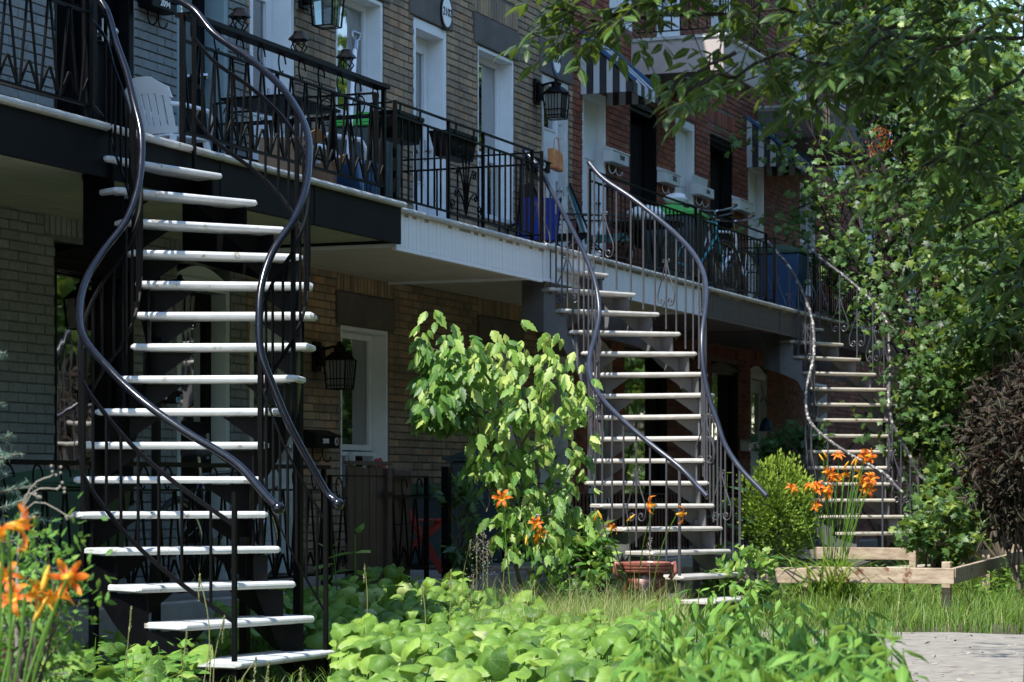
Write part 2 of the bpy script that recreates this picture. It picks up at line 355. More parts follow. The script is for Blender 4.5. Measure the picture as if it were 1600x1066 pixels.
# ================================================================ BRICK FACADES
BL, BH, J = .205, .0575, .0095
def var_brick(k, lx, lz, mt):
    m = MB(); r = random.Random(k); m.col = r.random(); d = .003 + .005 * r.random(); e = .0035
    m.add([(-lx / 2, 0.02, -lz / 2), (lx / 2, .02, -lz / 2), (lx / 2, .02, lz / 2), (-lx / 2, .02, lz / 2),
           (-lx / 2, -d + e, -lz / 2), (lx / 2, -d + e, -lz / 2), (lx / 2, -d + e, lz / 2), (-lx / 2, -d + e, lz / 2),
           (-lx / 2 + e, -d, -lz / 2 + e), (lx / 2 - e, -d, -lz / 2 + e), (lx / 2 - e, -d, lz / 2 - e), (-lx / 2 + e, -d, lz / 2 - e)],
          [(0, 1, 5, 4), (1, 2, 6, 5), (2, 3, 7, 6), (3, 0, 4, 7), (4, 5, 9, 8), (5, 6, 10, 9), (6, 7, 11, 10), (7, 4, 8, 11), (8, 9, 10, 11)])
    me = m.mesh('brick'); me.materials.append(M[mt]); return me
def facade(root, x0, x1, z0, z1, holes, solid, soldier, mb, mm, seed, top=None):
    """holes: real openings; solid: stone lintels; soldier: bands of upright bricks. All (x0,x1,z0,z1)."""
    rr = random.Random(seed)
    xs = sorted({x0, x1} | {v for h in holes for v in h[:2] if x0 < v < x1})
    bk = MB()
    for a, b in zip(xs, xs[1:]):
        hs = sorted((h[2], h[3]) for h in holes if h[0] <= a + 1e-6 and h[1] >= b - 1e-6); z = z0
        for p, q in hs + [(z1, z1)]:
            if p > z + 1e-6: bk.box(a, b, .006, .30, z, p)
            z = max(z, q)
    bk.build('wall', mm, root)
    MB().add([(x0, 1.3, z0), (x1, 1.3, z0), (x1, 1.3, z1), (x0, 1.3, z1)], [(0, 1, 2, 3)]).build('unlit_room_sheet', 'dark_room', root)  # near-black sheet whose colour stands for the unlit rooms behind the glass
    ex = holes + solid + soldier; B = []
    r = 0; z = z0
    while z < z1:
        zc = z + BH / 2; x = x0 - (BL + J) / 2 * (r % 2)
        cuts = sorted((h[0], h[1]) for h in ex if h[2] - .012 < zc < h[3] + .012)
        while x < x1:
            segs = [(max(x, x0), min(x + BL, x1))]
            for a, b in cuts:
                ns = []
                for p, q in segs:
                    if b <= p or a >= q: ns.append((p, q)); continue
                    if a - J > p: ns.append((p, a - J))
                    if b + J < q: ns.append((b + J, q))
                segs = ns
            B += [((p + q) / 2, zc, q - p, BH) for p, q in segs if q - p > .025]
            x += BL + J
        z += BH + J; r += 1
    for a, b, c, d in soldier:
        k = int((b - a) / (BH + J))
        B += [(a + (i + .5) * (b - a) / k, (c + d) / 2, (b - a) / k - J, d - c - J) for i in range(k)]
    full, rest = [], []
    for q in B:
        px, py, t = pj(q[0], 0, q[1])
        vis = -5 < px < 1605 and -5 < py < 1000 and not 2.93 < q[1] < 3.6 and not (q[1] < .9)
        (full if vis and abs(q[2] - BL) < .002 else rest).append((t, q))
    full.sort(key=lambda e: e[0]); rest += full[300:]; full = full[:300]
    V = [var_brick(seed * 50 + k, BL, BH, mb) for k in range(14)]
    off = wloc(root)
    for t, q in full:
        o = bpy.data.objects.new('brick', rr.choice(V)); COL.objects.link(o); o.parent = root
        o.location = (q[0] - off.x, -off.y, q[1] - off.z)
    m = MB()
    for t, (cx, cz, lx, lz) in rest:
        m.col = rr.random(); d = .002 + .006 * rr.random(); e = .003
        a, b, c, f = cx - lx / 2, cx + lx / 2, cz - lz / 2, cz + lz / 2
        m.add([(a, .02, c), (b, .02, c), (b, .02, f), (a, .02, f), (a + e, -d, c + e), (b - e, -d, c + e), (b - e, -d, f - e), (a + e, -d, f - e)],
              [(0, 1, 5, 4), (1, 2, 6, 5), (2, 3, 7, 6), (3, 0, 4, 7), (4, 5, 6, 7)])
    tag(m.build('brickwork', mb, root, fix=False), kind='stuff')
    for a, b, c, d in solid:
        MB().box(a, b, -.022, .03, c, d).build('lintel', 'lintel', root, bevel=.008)

def arch_head(root, x0, x1, z, h, mt, name='arch_panel', y=.03):
    """board under a segmental arch"""
    k = 12; pts = [(x0, y, z - .09)] + [(x0 + (x1 - x0) * i / k, y, z + h * math.sin(math.pi * i / k)) for i in range(k + 1)] + [(x1, y, z - .09)]
    return MB().poly(pts, (0, .06, 0)).build(name, mt, root)
def window(root, x0, x1, z0, z1, fm='white_paint', bar=None, glass='glass', curtain=None, arch=0, split=True, deep=.17, fw=.05):
    f = MB(); g = deep
    f.box(x0, x0 + .03, .002, g + .05, z0, z1); f.box(x1 - .03, x1, .002, g + .05, z0, z1)
    f.box(x0 + .03, x1 - .03, .002, g + .05, z1 - .035, z1); f.box(x0 + .03, x1 - .03, -.02, g + .05, z0, z0 + .045)
    a, b, c, d = x0 + .032, x1 - .032, z0 + .047, z1 - .037
    def ring(a, b, c, d, y, wd):
        f.box(a, a + wd, y, y + .045, c, d); f.box(b - wd, b, y, y + .045, c, d)
        f.box(a + wd, b - wd, y, y + .045, c, c + wd); f.box(a + wd, b - wd, y, y + .045, d - wd, d)
    win = None
    if bar:
        ring(a, b, bar, d, g - .06, fw); ring(a, (a + b) / 2 + .02, c, bar - .012, g - .045, .035); ring((a + b) / 2 - .02, b, c, bar - .012, g - .10, .035)
    else:
        ring(a, b, c, d, g - .06, fw)
        if split: f.box(a + fw, b - fw, g - .058, g - .018, (c + d) / 2 - .03, (c + d) / 2 + .03)
    win = f.build('window', fm, root, bevel=.004)
    if bar:
        MB().box(a + fw, b - fw, g - .03, g - .024, bar + fw, d - fw).build('pane', glass, win)
        MB().box(a + .035, (a + b) / 2 - .015, g - .02, g - .014, c + .035, bar - .047).build('pane', glass, win)
        MB().box((a + b) / 2 + .015, b - .035, g - .08, g - .074, c + .035, bar - .047).build('pane', glass, win)
    else: MB().box(a + fw, b - fw, g - .03, g - .024, c + fw, d - fw).build('pane', glass, win)
    if curtain:
        m = MB(); n = 26
        for k in range(n):
            p = a + (b - a) * k / n; q = a + (b - a) * (k + 1) / n; y = g + .12 + .035 * math.sin(k * 1.7); y2 = g + .12 + .035 * math.sin((k + 1) * 1.7)
            if k % 13 in (5, 6) and curtain == 'curtain': continue
            m.add([(p, y, c), (q, y2, c), (q, y2, d), (p, y, d)], [(0, 1, 2, 3)])
        m.build('curtain', curtain, win)
    if arch: arch_head(root, x0, x1, z1, arch, fm)
    return win
def door(root, x0, x1, z0, z1, dm='white_paint', fm='white_paint', glass=None, arch=0, deep=.2, transom=0, handle=True, gx=(.2, .8), gz=(.45, .92)):
    f = MB()
    f.box(x0, x0 + .06, .002, deep + .05, z0, z1); f.box(x1 - .06, x1, .002, deep + .05, z0, z1); f.box(x0 + .06, x1 - .06, .002, deep + .05, z1 - .09, z1)
    zt = z1 - .09
    if transom: f.box(x0 + .06, x1 - .06, deep - .05, deep + .05, zt - transom - .05, zt - transom); 
    a, b, c, d = x0 + .063, x1 - .063, z0 + .015, (zt - transom - .052) if transom else zt - .004
    y = deep - .03; m = MB(); W_, H_ = b - a, d - c
    if glass:
        ga, gb, gc, gd = a + W_ * gx[0], a + W_ * gx[1], c + H_ * gz[0], c + H_ * gz[1]
        m.box(a, ga, y, y + .045, c, d); m.box(gb, b, y, y + .045, c, d); m.box(ga, gb, y, y + .045, c, gc); m.box(ga, gb, y, y + .045, gd, d)
        for p, q, r_, s_ in ((ga - .02, ga, gc - .02, gd + .02), (gb, gb + .02, gc - .02, gd + .02), (ga, gb, gc - .02, gc), (ga, gb, gd, gd + .02)): m.box(p, q, y - .012, y - .001, r_, s_)
        if gc - c > .5: m.box(a + .1, b - .1, y - .008, y - .001, c + .12, gc - .1)
    else:
        m.box(a, b, y, y + .045, c, d)
        for k in range(3): m.box(a + .1, b - .1, y - .012, y - .001, c + .12 + k * H_ * .32, c + H_ * (.27 + k * .32))
    dr = m.build('door', dm, root, bevel=.004)
    f.build('door_frame', fm, dr, bevel=.004)
    if glass: MB().box(ga, gb, y + .015, y + .022, gc, gd).build('door_glass', glass, dr)
    if transom: MB().box(a, b, y + .015, y + .022, zt - transom, zt - .004).build('transom_pane', glass or 'glass', dr)
    if handle: MB().box(b - .1, b - .06, y - .016, y - .001, c + .92, c + 1.12).lathe((b - .08, y - .075, c + 1.02), [(.012, 0), (.028, .008), (.03, .03), (.014, .05), (.012, .07)], 10, 'y').build('handle', 'chrome', dr)
    if arch: arch_head(root, x0, x1, z1, arch, fm)
    return dr

# ---- grey painted house
grey = thing('brick_house', 'grey painted brick house behind the nearest black spiral stairs', 'house', (-3, 0, 0))
gh = [(-2.76, -1.72, .95, 2.76), (-1.09, -.27, .36, 2.76), (-2.76, -1.72, 3.3, 5.5), (-1.09, -.3, 3.21, 5.5), (-5.4, -4.4, .95, 2.76), (-5.4, -4.4, 3.6, 5.5)]
facade(grey, -9, -.004, -.1, 9.0, gh, [], [(-2.9, -1.6, 2.79, 2.93), (-1.2, -.16, 2.79, 2.93), (-2.9, -1.6, 5.53, 5.73), (-1.2, -.16, 5.53, 5.73)], 'brick_grey', 'mortar_grey', 1)
window(grey, -2.76, -1.72, .95, 2.66, 'black_paint', None, 'glass_dark', arch=.1, split=False, deep=.2)
window(grey, -5.4, -4.4, .95, 2.66, 'black_paint', None, 'glass_dark', arch=.1, split=False, deep=.2)
door(grey, -1.09, -.27, .36, 2.66, 'black_paint', 'pale_door', 'glass_dark', arch=.1, deep=.16, gz=(.55, .9), gx=(.15, .85))
window(grey, -2.76, -2.28, 3.3, 5.5, 'black_paint', None, 'glass', 'blind', split=False)
door(grey, -2.27, -1.72, 3.3, 5.5, 'black_paint', 'black_paint', 'glass_dark', deep=.15)
door(grey, -1.09, -.3, 3.21, 5.5, 'black_paint', 'teal_door', 'glass_dark', deep=.2)
window(grey, -5.4, -4.4, 3.6, 5.5, 'black_paint', None, 'glass_dark', split=False)
# ---- brown brick house
brown = thing('brick_house', 'brown brick house with stone lintels above the white balcony front', 'house', (3.7, 0, 0))
bh = [(.06, .95, .36, 2.46), (1.71, 2.67, .92, 2.46), (4.85, 5.81, .92, 2.46), (6.45, 7.28, .36, 2.46),
      (.06, .83, 3.19, 5.62), (1.62, 2.56, 3.7, 5.36), (3.23, 3.99, 3.19, 5.36), (4.76, 5.70, 3.7, 5.36), (6.5, 7.28, 3.19, 5.36)]
bl = [(1.6, 2.79, 2.47, 2.74), (4.75, 5.93, 2.47, 2.74), (6.35, 7.38, 2.47, 2.74), (1.5, 2.68, 5.37, 5.66), (3.12, 4.1, 5.37, 5.66), (4.65, 5.82, 5.37, 5.66), (6.4, 7.38, 5.37, 5.72)]
bs = [(1.62, 2.78, 2.75, 2.98), (4.77, 5.9, 2.75, 2.98), (3.14, 4.08, 5.67, 5.9), (4.67, 5.8, 5.67, 5.9), (6.42, 7.36, 5.73, 5.96), (1.52, 2.66, 5.67, 5.9)]
facade(brown, .004, 7.416, -.1, 9.0, bh, bl, bs, 'brick_brown', 'mortar', 2)
window(brown, 1.71, 2.67, .92, 2.46, 'white_paint', 1.40, 'glass', None, deep=.2)
window(brown, 4.85, 5.81, .92, 2.46, 'white_paint', 1.40, 'glass', None)
window(brown, 1.62, 2.56, 3.7, 5.36, 'white_paint', 4.30, 'glass', None, deep=.2)
window(brown, 4.76, 5.70, 3.7, 5.36, 'white_paint', 4.34, 'glass', 'curtain', deep=.2)
door(brown, .06, .95, .36, 2.46, 'pale_door', 'old_white', 'glass', deep=.12)
door(brown, 6.45, 7.28, .36, 2.46, 'pale_door', 'old_white', 'glass', deep=.15)
door(brown, .06, .83, 3.19, 5.62, 'white_paint', 'white_paint', 'glass', deep=.2, transom=.3)
door(brown, 3.23, 3.99, 3.19, 5.36, 'white_paint', 'white_paint', 'glass', deep=.2, gz=(.35, .93), gx=(.16, .84))
door(brown, 6.5, 7.28, 3.19, 5.36, 'white_paint', 'old_white', 'glass', deep=.12, gz=(.8, .93))
# ---- red brick house, three storeys
red = thing('brick_house', 'red brick house with striped awnings and bicycles on its balcony', 'house', (11.4, 0, 0))
rh = [(7.92, 8.71, .36, 2.73), (9.1, 10.7, .9, 2.68), (12.5, 13.7, .9, 2.68), (14.29, 15.1, .36, 2.73),
      (7.72, 8.49, 3.19, 5.42), (9.3, 10.3, 3.9, 5.56), (11.0, 11.78, 3.19, 5.56), (12.43, 13.45, 3.9, 5.56), (14.17, 14.95, 3.19, 5.42),
      (8.6, 9.4, 6.3, 8.5), (10.3, 11.2, 6.3, 8.5), (12.5, 13.4, 6.9, 8.5)]
facade(red, 7.424, 15.336, -.1, 9.2, rh, [], [(h[0] - .08, h[1] + .08, h[3] + .13, h[3] + .33) for h in rh[4:9]] + [(h[0] - .06, h[1] + .06, h[3] + .05, h[3] + .2) for h in rh[:4]], 'brick_red', 'mortar_red', 3)
door(red, 7.92, 8.71, .36, 2.62, 'pale_door', 'old_white', 'glass', arch=.1, deep=.1, gz=(.62, .92))
window(red, 9.1, 10.7, .9, 2.68, 'black_paint', None, 'glass_dark', None, split=False)
window(red, 12.5, 13.7, .9, 2.62, 'black_paint', None, 'glass_dark', arch=.06, split=False)
door(red, 14.29, 15.1, .36, 2.62, 'pale_door', 'old_white', 'glass', arch=.1, deep=.1, gz=(.55, .92))
door(red, 7.72, 8.49, 3.19, 5.42, 'white_paint', 'white_paint', None, deep=.12)
window(red, 9.3, 10.3, 3.9, 5.5, 'black_paint', None, 'glass_dark', arch=.06, split=False, deep=.22)
door(red, 11.0, 11.78, 3.19, 5.56, 'white_paint', 'white_paint', None, deep=.12)
window(red, 12.43, 13.45, 3.9, 5.5, 'black_paint', None, 'glass_dark', arch=.06, split=False, deep=.22)
door(red, 14.17, 14.95, 3.19, 5.42, 'white_paint', 'white_paint', None, deep=.12)
door(red, 8.6, 9.4, 6.3, 8.5, 'white_paint', 'white_paint', 'glass'); door(red, 10.3, 11.2, 6.3, 8.5, 'white_paint', 'white_paint', 'glass')
window(red, 12.5, 13.4, 6.9, 8.5, 'white_paint', None, 'glass')
# ---- orange brick house beyond
orange = thing('brick_house', 'orange brown brick house half hidden behind the maple tree', 'house', (21, 0, 0))
oh = [(16.85, 17.7, 3.85, 5.45), (18.8, 19.55, 5.7, 7.1), (20.6, 21.5, 3.85, 5.45), (16.4, 17.2, 6.3, 8.2), (17.2, 18.4, .9, 2.6), (24, 25, 3.9, 5.4), (22.5, 23.4, 6, 7.4)]
facade(orange, 15.344, 29, -.1, 9.2, oh, [], [(h[0] - .05, h[1] + .05, h[3] + .02, h[3] + .2) for h in oh], 'brick_orange', 'mortar_red', 4)
for h in oh: window(orange, *h, 'white_paint', None, 'glass')
# flat roofs with a plain cornice on each house
for rt, a, b, z in ((grey, -9, -.004, 9.0), (brown, .004, 7.416, 9.0), (red, 7.424, 15.336, 9.2), (orange, 15.344, 29, 9.2)):
    MB().box(a, b, -.18, .3, z, z + .35).box(a, b, -.26, .3, z + .35, z + .47).box(a, b, .3, 9, z + .1, z + .2).build('roof', 'fascia_black', rt)

# ================================================================ BALCONIES
ZB = 3.20
def spiral(c, u, v, r0, turns, n=18, start=0, sgn=1):
    return [Vector(c) + (Vector(u) * math.cos(start + sgn * turns * math.tau * k / n) + Vector(v) * math.sin(start + sgn * turns * math.tau * k / n)) * (r0 * (1 - .75 * k / n)) for k in range(n + 1)]
def balcony(x0, x1, label, n=1.5, z=ZB, fas=None, pw=.075, fm='fascia_white', sof='soffit', drop=.31):
    b = thing('balcony', label, 'balcony', ((x0 + x1) / 2, -n / 2, z - .3), 'balconies along the upper floor')
    MB().box(x0, x1, -n, -.004, z - .06, z - .005).build('deck', 'concrete', b)
    d = MB(); d.obox((x0 - .03, -n - .045, z - .035), (x1 - x0 + .06, 0, 0), (0, .11, 0), (0, 0, .04)); d.build('drip_edge', 'drip_edge', b, bevel=.018)
    d = MB(); d.box(x0 - .02, x0 + .0, -n + .07, -.01, z - .03, z + .004); d.build('side_trim', 'drip_edge', b)
    if fas == 'plank':
        k = int((x1 - x0) / pw)
        pm = {}
        for i in range(k):
            a = x0 + i * (x1 - x0) / k; e = a + (x1 - x0) / k - .006
            m = MB(); m.box(-(e - a) / 2, (e - a) / 2, 0, .02, -(drop - .06) / 2, (drop - .06) / 2)
            if not pm:
                me = m.mesh('fascia_board'); me.materials.append(M[fm]); pm['m'] = me
            o = bpy.data.objects.new('fascia_board', pm['m']); COL.objects.link(o); o.parent = b
            o.location = Vector(((a + e) / 2, -n + random.uniform(-.0015, .0015), z - .035 - (drop - .06) / 2 - .004)) - wloc(b)
        MB().box(x0, x1, -n + .03, -n + .05, z - drop + .03, z - .06).box(x0 - .005, x1 + .005, -n - .006, -n + .03, z - drop - .012, z - drop + .018).build('fascia_backing', fm, b)
    else:
        MB().box(x0, x1, -n - .004, -n + .03, z - drop, z - .037).build('fascia', fm, b, bevel=.006)
        for i in range(1, int((x1 - x0) / 1.35)): MB().box(x0 + i * 1.35 - .03, x0 + i * 1.35 + .03, -n - .0075, -n - .0042, z - drop + .004, z - .04).build('fascia_seam', fm, b)
    for e in (x0, x1): MB().box(e - .012, e + .012, -n + .032, -.01, z - drop + .01, z - .062).build('side_fascia', fm, b)
    k = int(n / .1)                                    # soffit boards run along the front
    for i in range(k):
        y = -n + .055 + i * (n - .06) / k
        MB().box(x0 + .014, x1 - .014, y, y + (n - .06) / k - .007, z - drop + .032 + .001 * (i % 2), z - drop + .044).build('soffit_board', sof, b)
    MB().box(x0 + .014, x1 - .014, -n + .055, -.01, z - drop + .05, z - drop + .06).build('soffit_backing', sof, b)
    return b
bal1 = balcony(-8.6, -.42, 'long balcony with black sheet front above the nearest stairs', fm='fascia_black', sof='soffit_green', n=1.52)
bal2 = balcony(-.40, 2.66, 'balcony with white plank front on the brown brick house', fas='plank', n=1.47, z=3.175)
bal3 = balcony(2.70, 7.30, 'balcony with white plank front where the middle stairs arrive', fas='plank', n=1.47, z=3.19)
bal4 = balcony(7.34, 10.35, 'balcony with brown plank front in front of the bicycles', fas='plank', fm='fascia_brown', n=1.47, z=3.18, sof='fascia_brown')
bal5 = balcony(10.4, 17.2, 'balcony with brown plank front behind the farthest stairs', fas='plank', fm='fascia_brown', n=1.47, z=3.18, sof='fascia_brown', pw=.09)

def bars_rail(b, p, q, z, h=.8, gap=.125, top2=.1, post=0, skip=(), iron='black_iron', name='railing', low=.08, ends=True):
    """double top rail, bottom rail and square bars from p to q (x,y)"""
    p, q = Vector((*p, 0)), Vector((*q, 0)); L_ = (q - p).length; t = (q - p) / L_
    r = MB()
    for zz, wd, ht in ((z + h, .03, .012), (z + h - top2, .02, .016), (z + low, .028, .012)): r.bar(p + Vector((0, 0, zz)), q + Vector((0, 0, zz)), wd, ht)
    rail = r.build(name, iron, b)
    if ends:
        for e in (p, q):
            MB().bar(e + Vector((0, 0, z)), e + Vector((0, 0, z + h + .01)), .026).build('post', iron, rail)
    k = max(2, round(L_ / gap)); me = MB().box(-.0065, .0065, -.0065, .0065, low, h - top2).mesh('baluster'); me.materials.append(M[iron])
    for i in range(1, k):
        d = L_ * i / k
        if any(a < d < c for a, c in skip): continue
        o = bpy.data.objects.new('baluster', me); COL.objects.link(o); o.parent = rail; o.location = p + t * d + Vector((0, 0, z)) - wloc(rail)
    return rail
def zig_rail(b, p, q, z, h=.8, gap=.21, iron='black_iron', board=True, low=.1, hb='black_paint'):
    """wide board on top, long V bars with a short inverted V between them"""
    p, q = Vector((*p, 0)), Vector((*q, 0)); L_ = (q - p).length; t = (q - p) / L_
    r = MB(); up = lambda d, zz: p + t * d + Vector((0, 0, z + zz))
    r.bar(up(0, h), up(L_, h), .11 if board else .035, .028 if board else .012)
    r.bar(up(0, h - .16), up(L_, h - .16), .028, .014); r.bar(up(0, low), up(L_, low), .03, .016)
    rail = r.build('railing', iron, b)
    for e in (0, L_): MB().bar(up(e, 0), up(e, h), .03).build('post', iron, rail)
    k = max(2, round(L_ / gap)); g = L_ / k
    vm = MB()
    for s in (-1, 1):
        vm.bar((s * t * .012) + Vector((0, 0, low)), s * t * (g * .5 - .01) + Vector((0, 0, h - .16)), .012)
        vm.bar(s * t * .012 + Vector((0, 0, low + .01)), s * t * (g * .5 - .006) + Vector((0, 0, low + .16)), .012)
    me = vm.mesh('vee_bar'); me.materials.append(M[iron])
    for i in range(k):
        o = bpy.data.objects.new('vee_bar', me); COL.objects.link(o); o.parent = rail; o.location = up(g * (i + .5), 0) - wloc(rail)
    k = max(2, round(L_ / .3))
    sm = MB().tube([t * (.062 * math.cos(a) * (1 - .1 * a)) + Vector((0, 0, h - .084 + .071 * math.sin(a))) for a in [j * .5 for j in range(12)]], .006, 5)
    me = sm.mesh('scroll'); me.materials.append(M[iron])
    for i in range(k):
        o = bpy.data.objects.new('scroll', me); COL.objects.link(o); o.parent = rail; o.location = up(L_ * (i + .5) / k, 0) - wloc(rail)
    return rail
zig_rail(bal1, (-8.5, -1.47), (-4.72, -1.47), ZB)                     # left of the stair head
zig_rail(bal1, (-3.62, -1.47), (-.62, -1.47), ZB, h=.83)
zig_rail(bal1, (-.60, -1.40), (-.60, -.05), ZB, h=.80, board=False)
r2 = bars_rail(bal2, (-.33, -1.43), (2.52, -1.43), 3.175, h=.8, skip=((1.06, 1.7),))
bars_rail(bal2, (-.33, -1.40), (-.33, -.05), 3.175, h=.797, ends=False, gap=.16)
for e in (1.02, 1.74):
    MB().bar((-.33 + e, -1.43, 3.175), (-.33 + e, -1.43, 3.985), .024).build('post', 'black_iron', r2)
cx = -.33 + 1.38; sp = MB()                                           # wrought-iron sheaf of scrolls between two posts
for s in (-1, 1):
    X = Vector((1, 0, 0)) * s; Z_ = Vector((0, 0, 1))
    for hh, wd in ((.58, .13), (.40, .17), (.2, .2)):
        base = Vector((cx, -1.43, 3.275)); end = base + X * wd + Z_ * hh * .9
        sp.tube(catmull([base + X * .01, base + X * wd * .35 + Z_ * hh * .55, base + X * wd * .8 + Z_ * hh * .88, end], 5) + spiral(end - X * .0 - Z_ * .035, X, Z_, .035, 1.2, 14, math.pi / 2, -1), .007, 6)
    sp.tube(spiral((cx + s * .27, -1.43, 3.33), X, Z_, .05, 1.3, 16, -math.pi / 2, 1), .006, 6)
sp.tube([(cx, -1.43, 3.26), (cx, -1.43, 3.87)], .007, 6)
sp.build('scroll_panel', 'black_iron', r2)
bars_rail(bal3, (3.98, -1.43), (7.24, -1.43), 3.19, h=.8)
bars_rail(bal3, (2.75, -1.43), (2.78, -.03), 3.19, h=.8, gap=.2)
bars_rail(bal4, (7.4, -1.43), (9.95, -1.43), 3.18, h=.8, gap=.13)
bars_rail(bal5, (12.1, -1.43), (17.1, -1.43), 3.18, h=.8, gap=.11)
bars_rail(bal5, (10.48, -1.38), (10.48, -.03), 3.18, h=.8, gap=.2)
bars_rail(bal5, (13.6, -1.38), (13.6, -.03), 3.18, h=.8, gap=.12)
# top-floor balconies: the corner facing the nearer houses is in view
c3 = atY(1130, 52, -1.1)
bal6 = balcony(c3.x, c3.x + 1.7, 'small third floor balcony with pinkish side on the red house', n=1.1, z=c3.z, fm='fascia_pink', drop=.42, sof='fascia_brown')
bars_rail(bal6, (c3.x + .05, -1.05), (c3.x + 1.65, -1.05), c3.z, gap=.11); bars_rail(bal6, (c3.x + .05, -1.0), (c3.x + .05, -.05), c3.z, h=.797, gap=.11, ends=False)
bal7 = balcony(14.6, 17.6, 'third floor balcony with brown slatted front on the orange house', n=1.0, z=6.2, fas='plank', fm='fascia_brown', drop=.45, sof='fascia_brown', pw=.12)
bars_rail(bal7, (14.65, -.95), (17.5, -.95), 6.2, gap=.12)
# ================================================================ CURVED IRON STAIRS (front-edge midpoints x, -y and turn of each tread)
RISE, TW = .188, 1.018
STAIR = [
[(-4.158,1.673,0.222),(-4.215,1.849,0.474),(-4.302,2.016,0.697),(-4.418,2.151,0.921),(-4.554,2.271,1.092),(-4.709,2.352,1.204),(-4.864,2.406,1.263),(-5.026,2.415,1.308),(-5.202,2.377,1.285),(-5.356,2.387,1.191),(-5.489,2.446,1.047),(-5.596,2.539,0.859),(-5.642,2.687,0.644),(-5.654,2.843,0.452),(-5.622,3.018,0.255),(-5.571,3.209,0.046)],
[(3.278,1.557,0.287),(3.254,1.742,0.495),(3.211,1.916,0.691),(3.143,2.079,0.907),(3.049,2.225,1.129),(2.931,2.337,1.326),(2.791,2.409,1.497),(2.639,2.453,1.607),(2.479,2.478,1.582),(2.320,2.517,1.418),(2.172,2.598,1.149),(2.052,2.731,0.865),(1.962,2.898,0.617),(1.890,3.076,0.385),(1.834,3.284,0.235),(1.80,3.50,.12)],
[(11.435,1.459,0.311),(11.436,1.658,0.421),(11.419,1.819,0.566),(11.377,1.961,0.742),(11.300,2.074,0.879),(11.187,2.142,0.923),(11.048,2.183,0.917),(10.895,2.220,0.957),(10.725,2.226,1.107),(10.554,2.235,1.213),(10.396,2.277,1.200),(10.267,2.369,1.053),(10.193,2.547,0.806),(10.161,2.764,0.515),(10.146,2.992,0.210),(10.14,3.22,.06)]]
EXT = [{}, {}, {}]
# top of the stairs: where the handrails meet the balcony, as offsets from the first tread
STY = [dict(tm='tread_white', sm='black_paint', rm='black_gloss', im='black_iron', rr=.0215, zb=3.2046),
       dict(tm='tread_worn', sm='grey_plate', rm='blue_rail', im='grey_iron', rr=.021, zb=3.1973),
       dict(tm='tread_cream', sm='grey_plate', rm='peeling_rail', im='grey_iron', rr=.02, zb=3.2006)]
LAB = ['black curved outdoor staircase with white treads in front of the grey brick house',
       'grey curved outdoor staircase with rusty treads rising beside the bushy box elder',
       'curved outdoor staircase with peeling pale handrail against the maple foliage']
def tread_mesh(L_, lext, k, dep=.27, th=.037):
    """bull-nosed plank: x along, -y is the front edge, top at 0"""
    r = th / 2; prof = [(dep, -th), (dep, 0)] + [(r - r * math.sin(a) * 1, -r + r * math.cos(a)) for a in [math.pi * j / 6 for j in range(7)]]
    rr = random.Random(k); m = MB(); xs = [-L_ / 2 - lext, -L_ / 2 - lext + .018, L_ / 2 - .018, L_ / 2]
    if lext: xs[2:2] = [-L_ / 2 - .003, -L_ / 2 + .003]
    n = len(prof); V = []
    for i, x in enumerate(xs):
        ins = .014 if i in (0, len(xs) - 1) else 0
        zo = -.004 if lext and i < 3 else 0
        for (y, z) in prof:
            cy, cz = dep / 2, -th / 2
            V.append((x, y + (ins if y < cy else -ins), z + zo + (ins * .6 if z < cz else -ins * .6)))
    Fc = []
    for i in range(len(xs) - 1):
        for j in range(n): Fc.append((i * n + j, i * n + (j + 1) % n, (i + 1) * n + (j + 1) % n, (i + 1) * n + j))
    Fc += [tuple(range(n)), tuple(reversed(range((len(xs) - 1) * n, len(xs) * n)))]
    return m.add(V, Fc)
def ribbon(m, pts, th):
    """vertical plate: pts = [(xy, zlow, zhigh)] along a plan path, given thickness"""
    P = [Vector((p[0][0], p[0][1], 0)) for p in pts]; V = []; n = len(pts)
    for i, (xy, a, b) in enumerate(pts):
        t = (P[min(i + 1, n - 1)] - P[max(i - 1, 0)])
        if t.length < 1e-6: t = Vector((0, 1, 0))
        t.normalize(); q = Vector((-t.y, t.x, 0)) * th / 2
        V += [P[i] + q + Vector((0, 0, a)), P[i] + q + Vector((0, 0, b)), P[i] - q + Vector((0, 0, b)), P[i] - q + Vector((0, 0, a))]
    Fc = []
    for i in range(n - 1):
        a, b = i * 4, i * 4 + 4
        for j in range(4): Fc.append((a + j, a + (j + 1) % 4, b + (j + 1) % 4, b + j))
    Fc += [(0, 1, 2, 3), (n * 4 - 1, n * 4 - 2, n * 4 - 3, n * 4 - 4)]
    m.add(V, Fc)
stair_roots = []
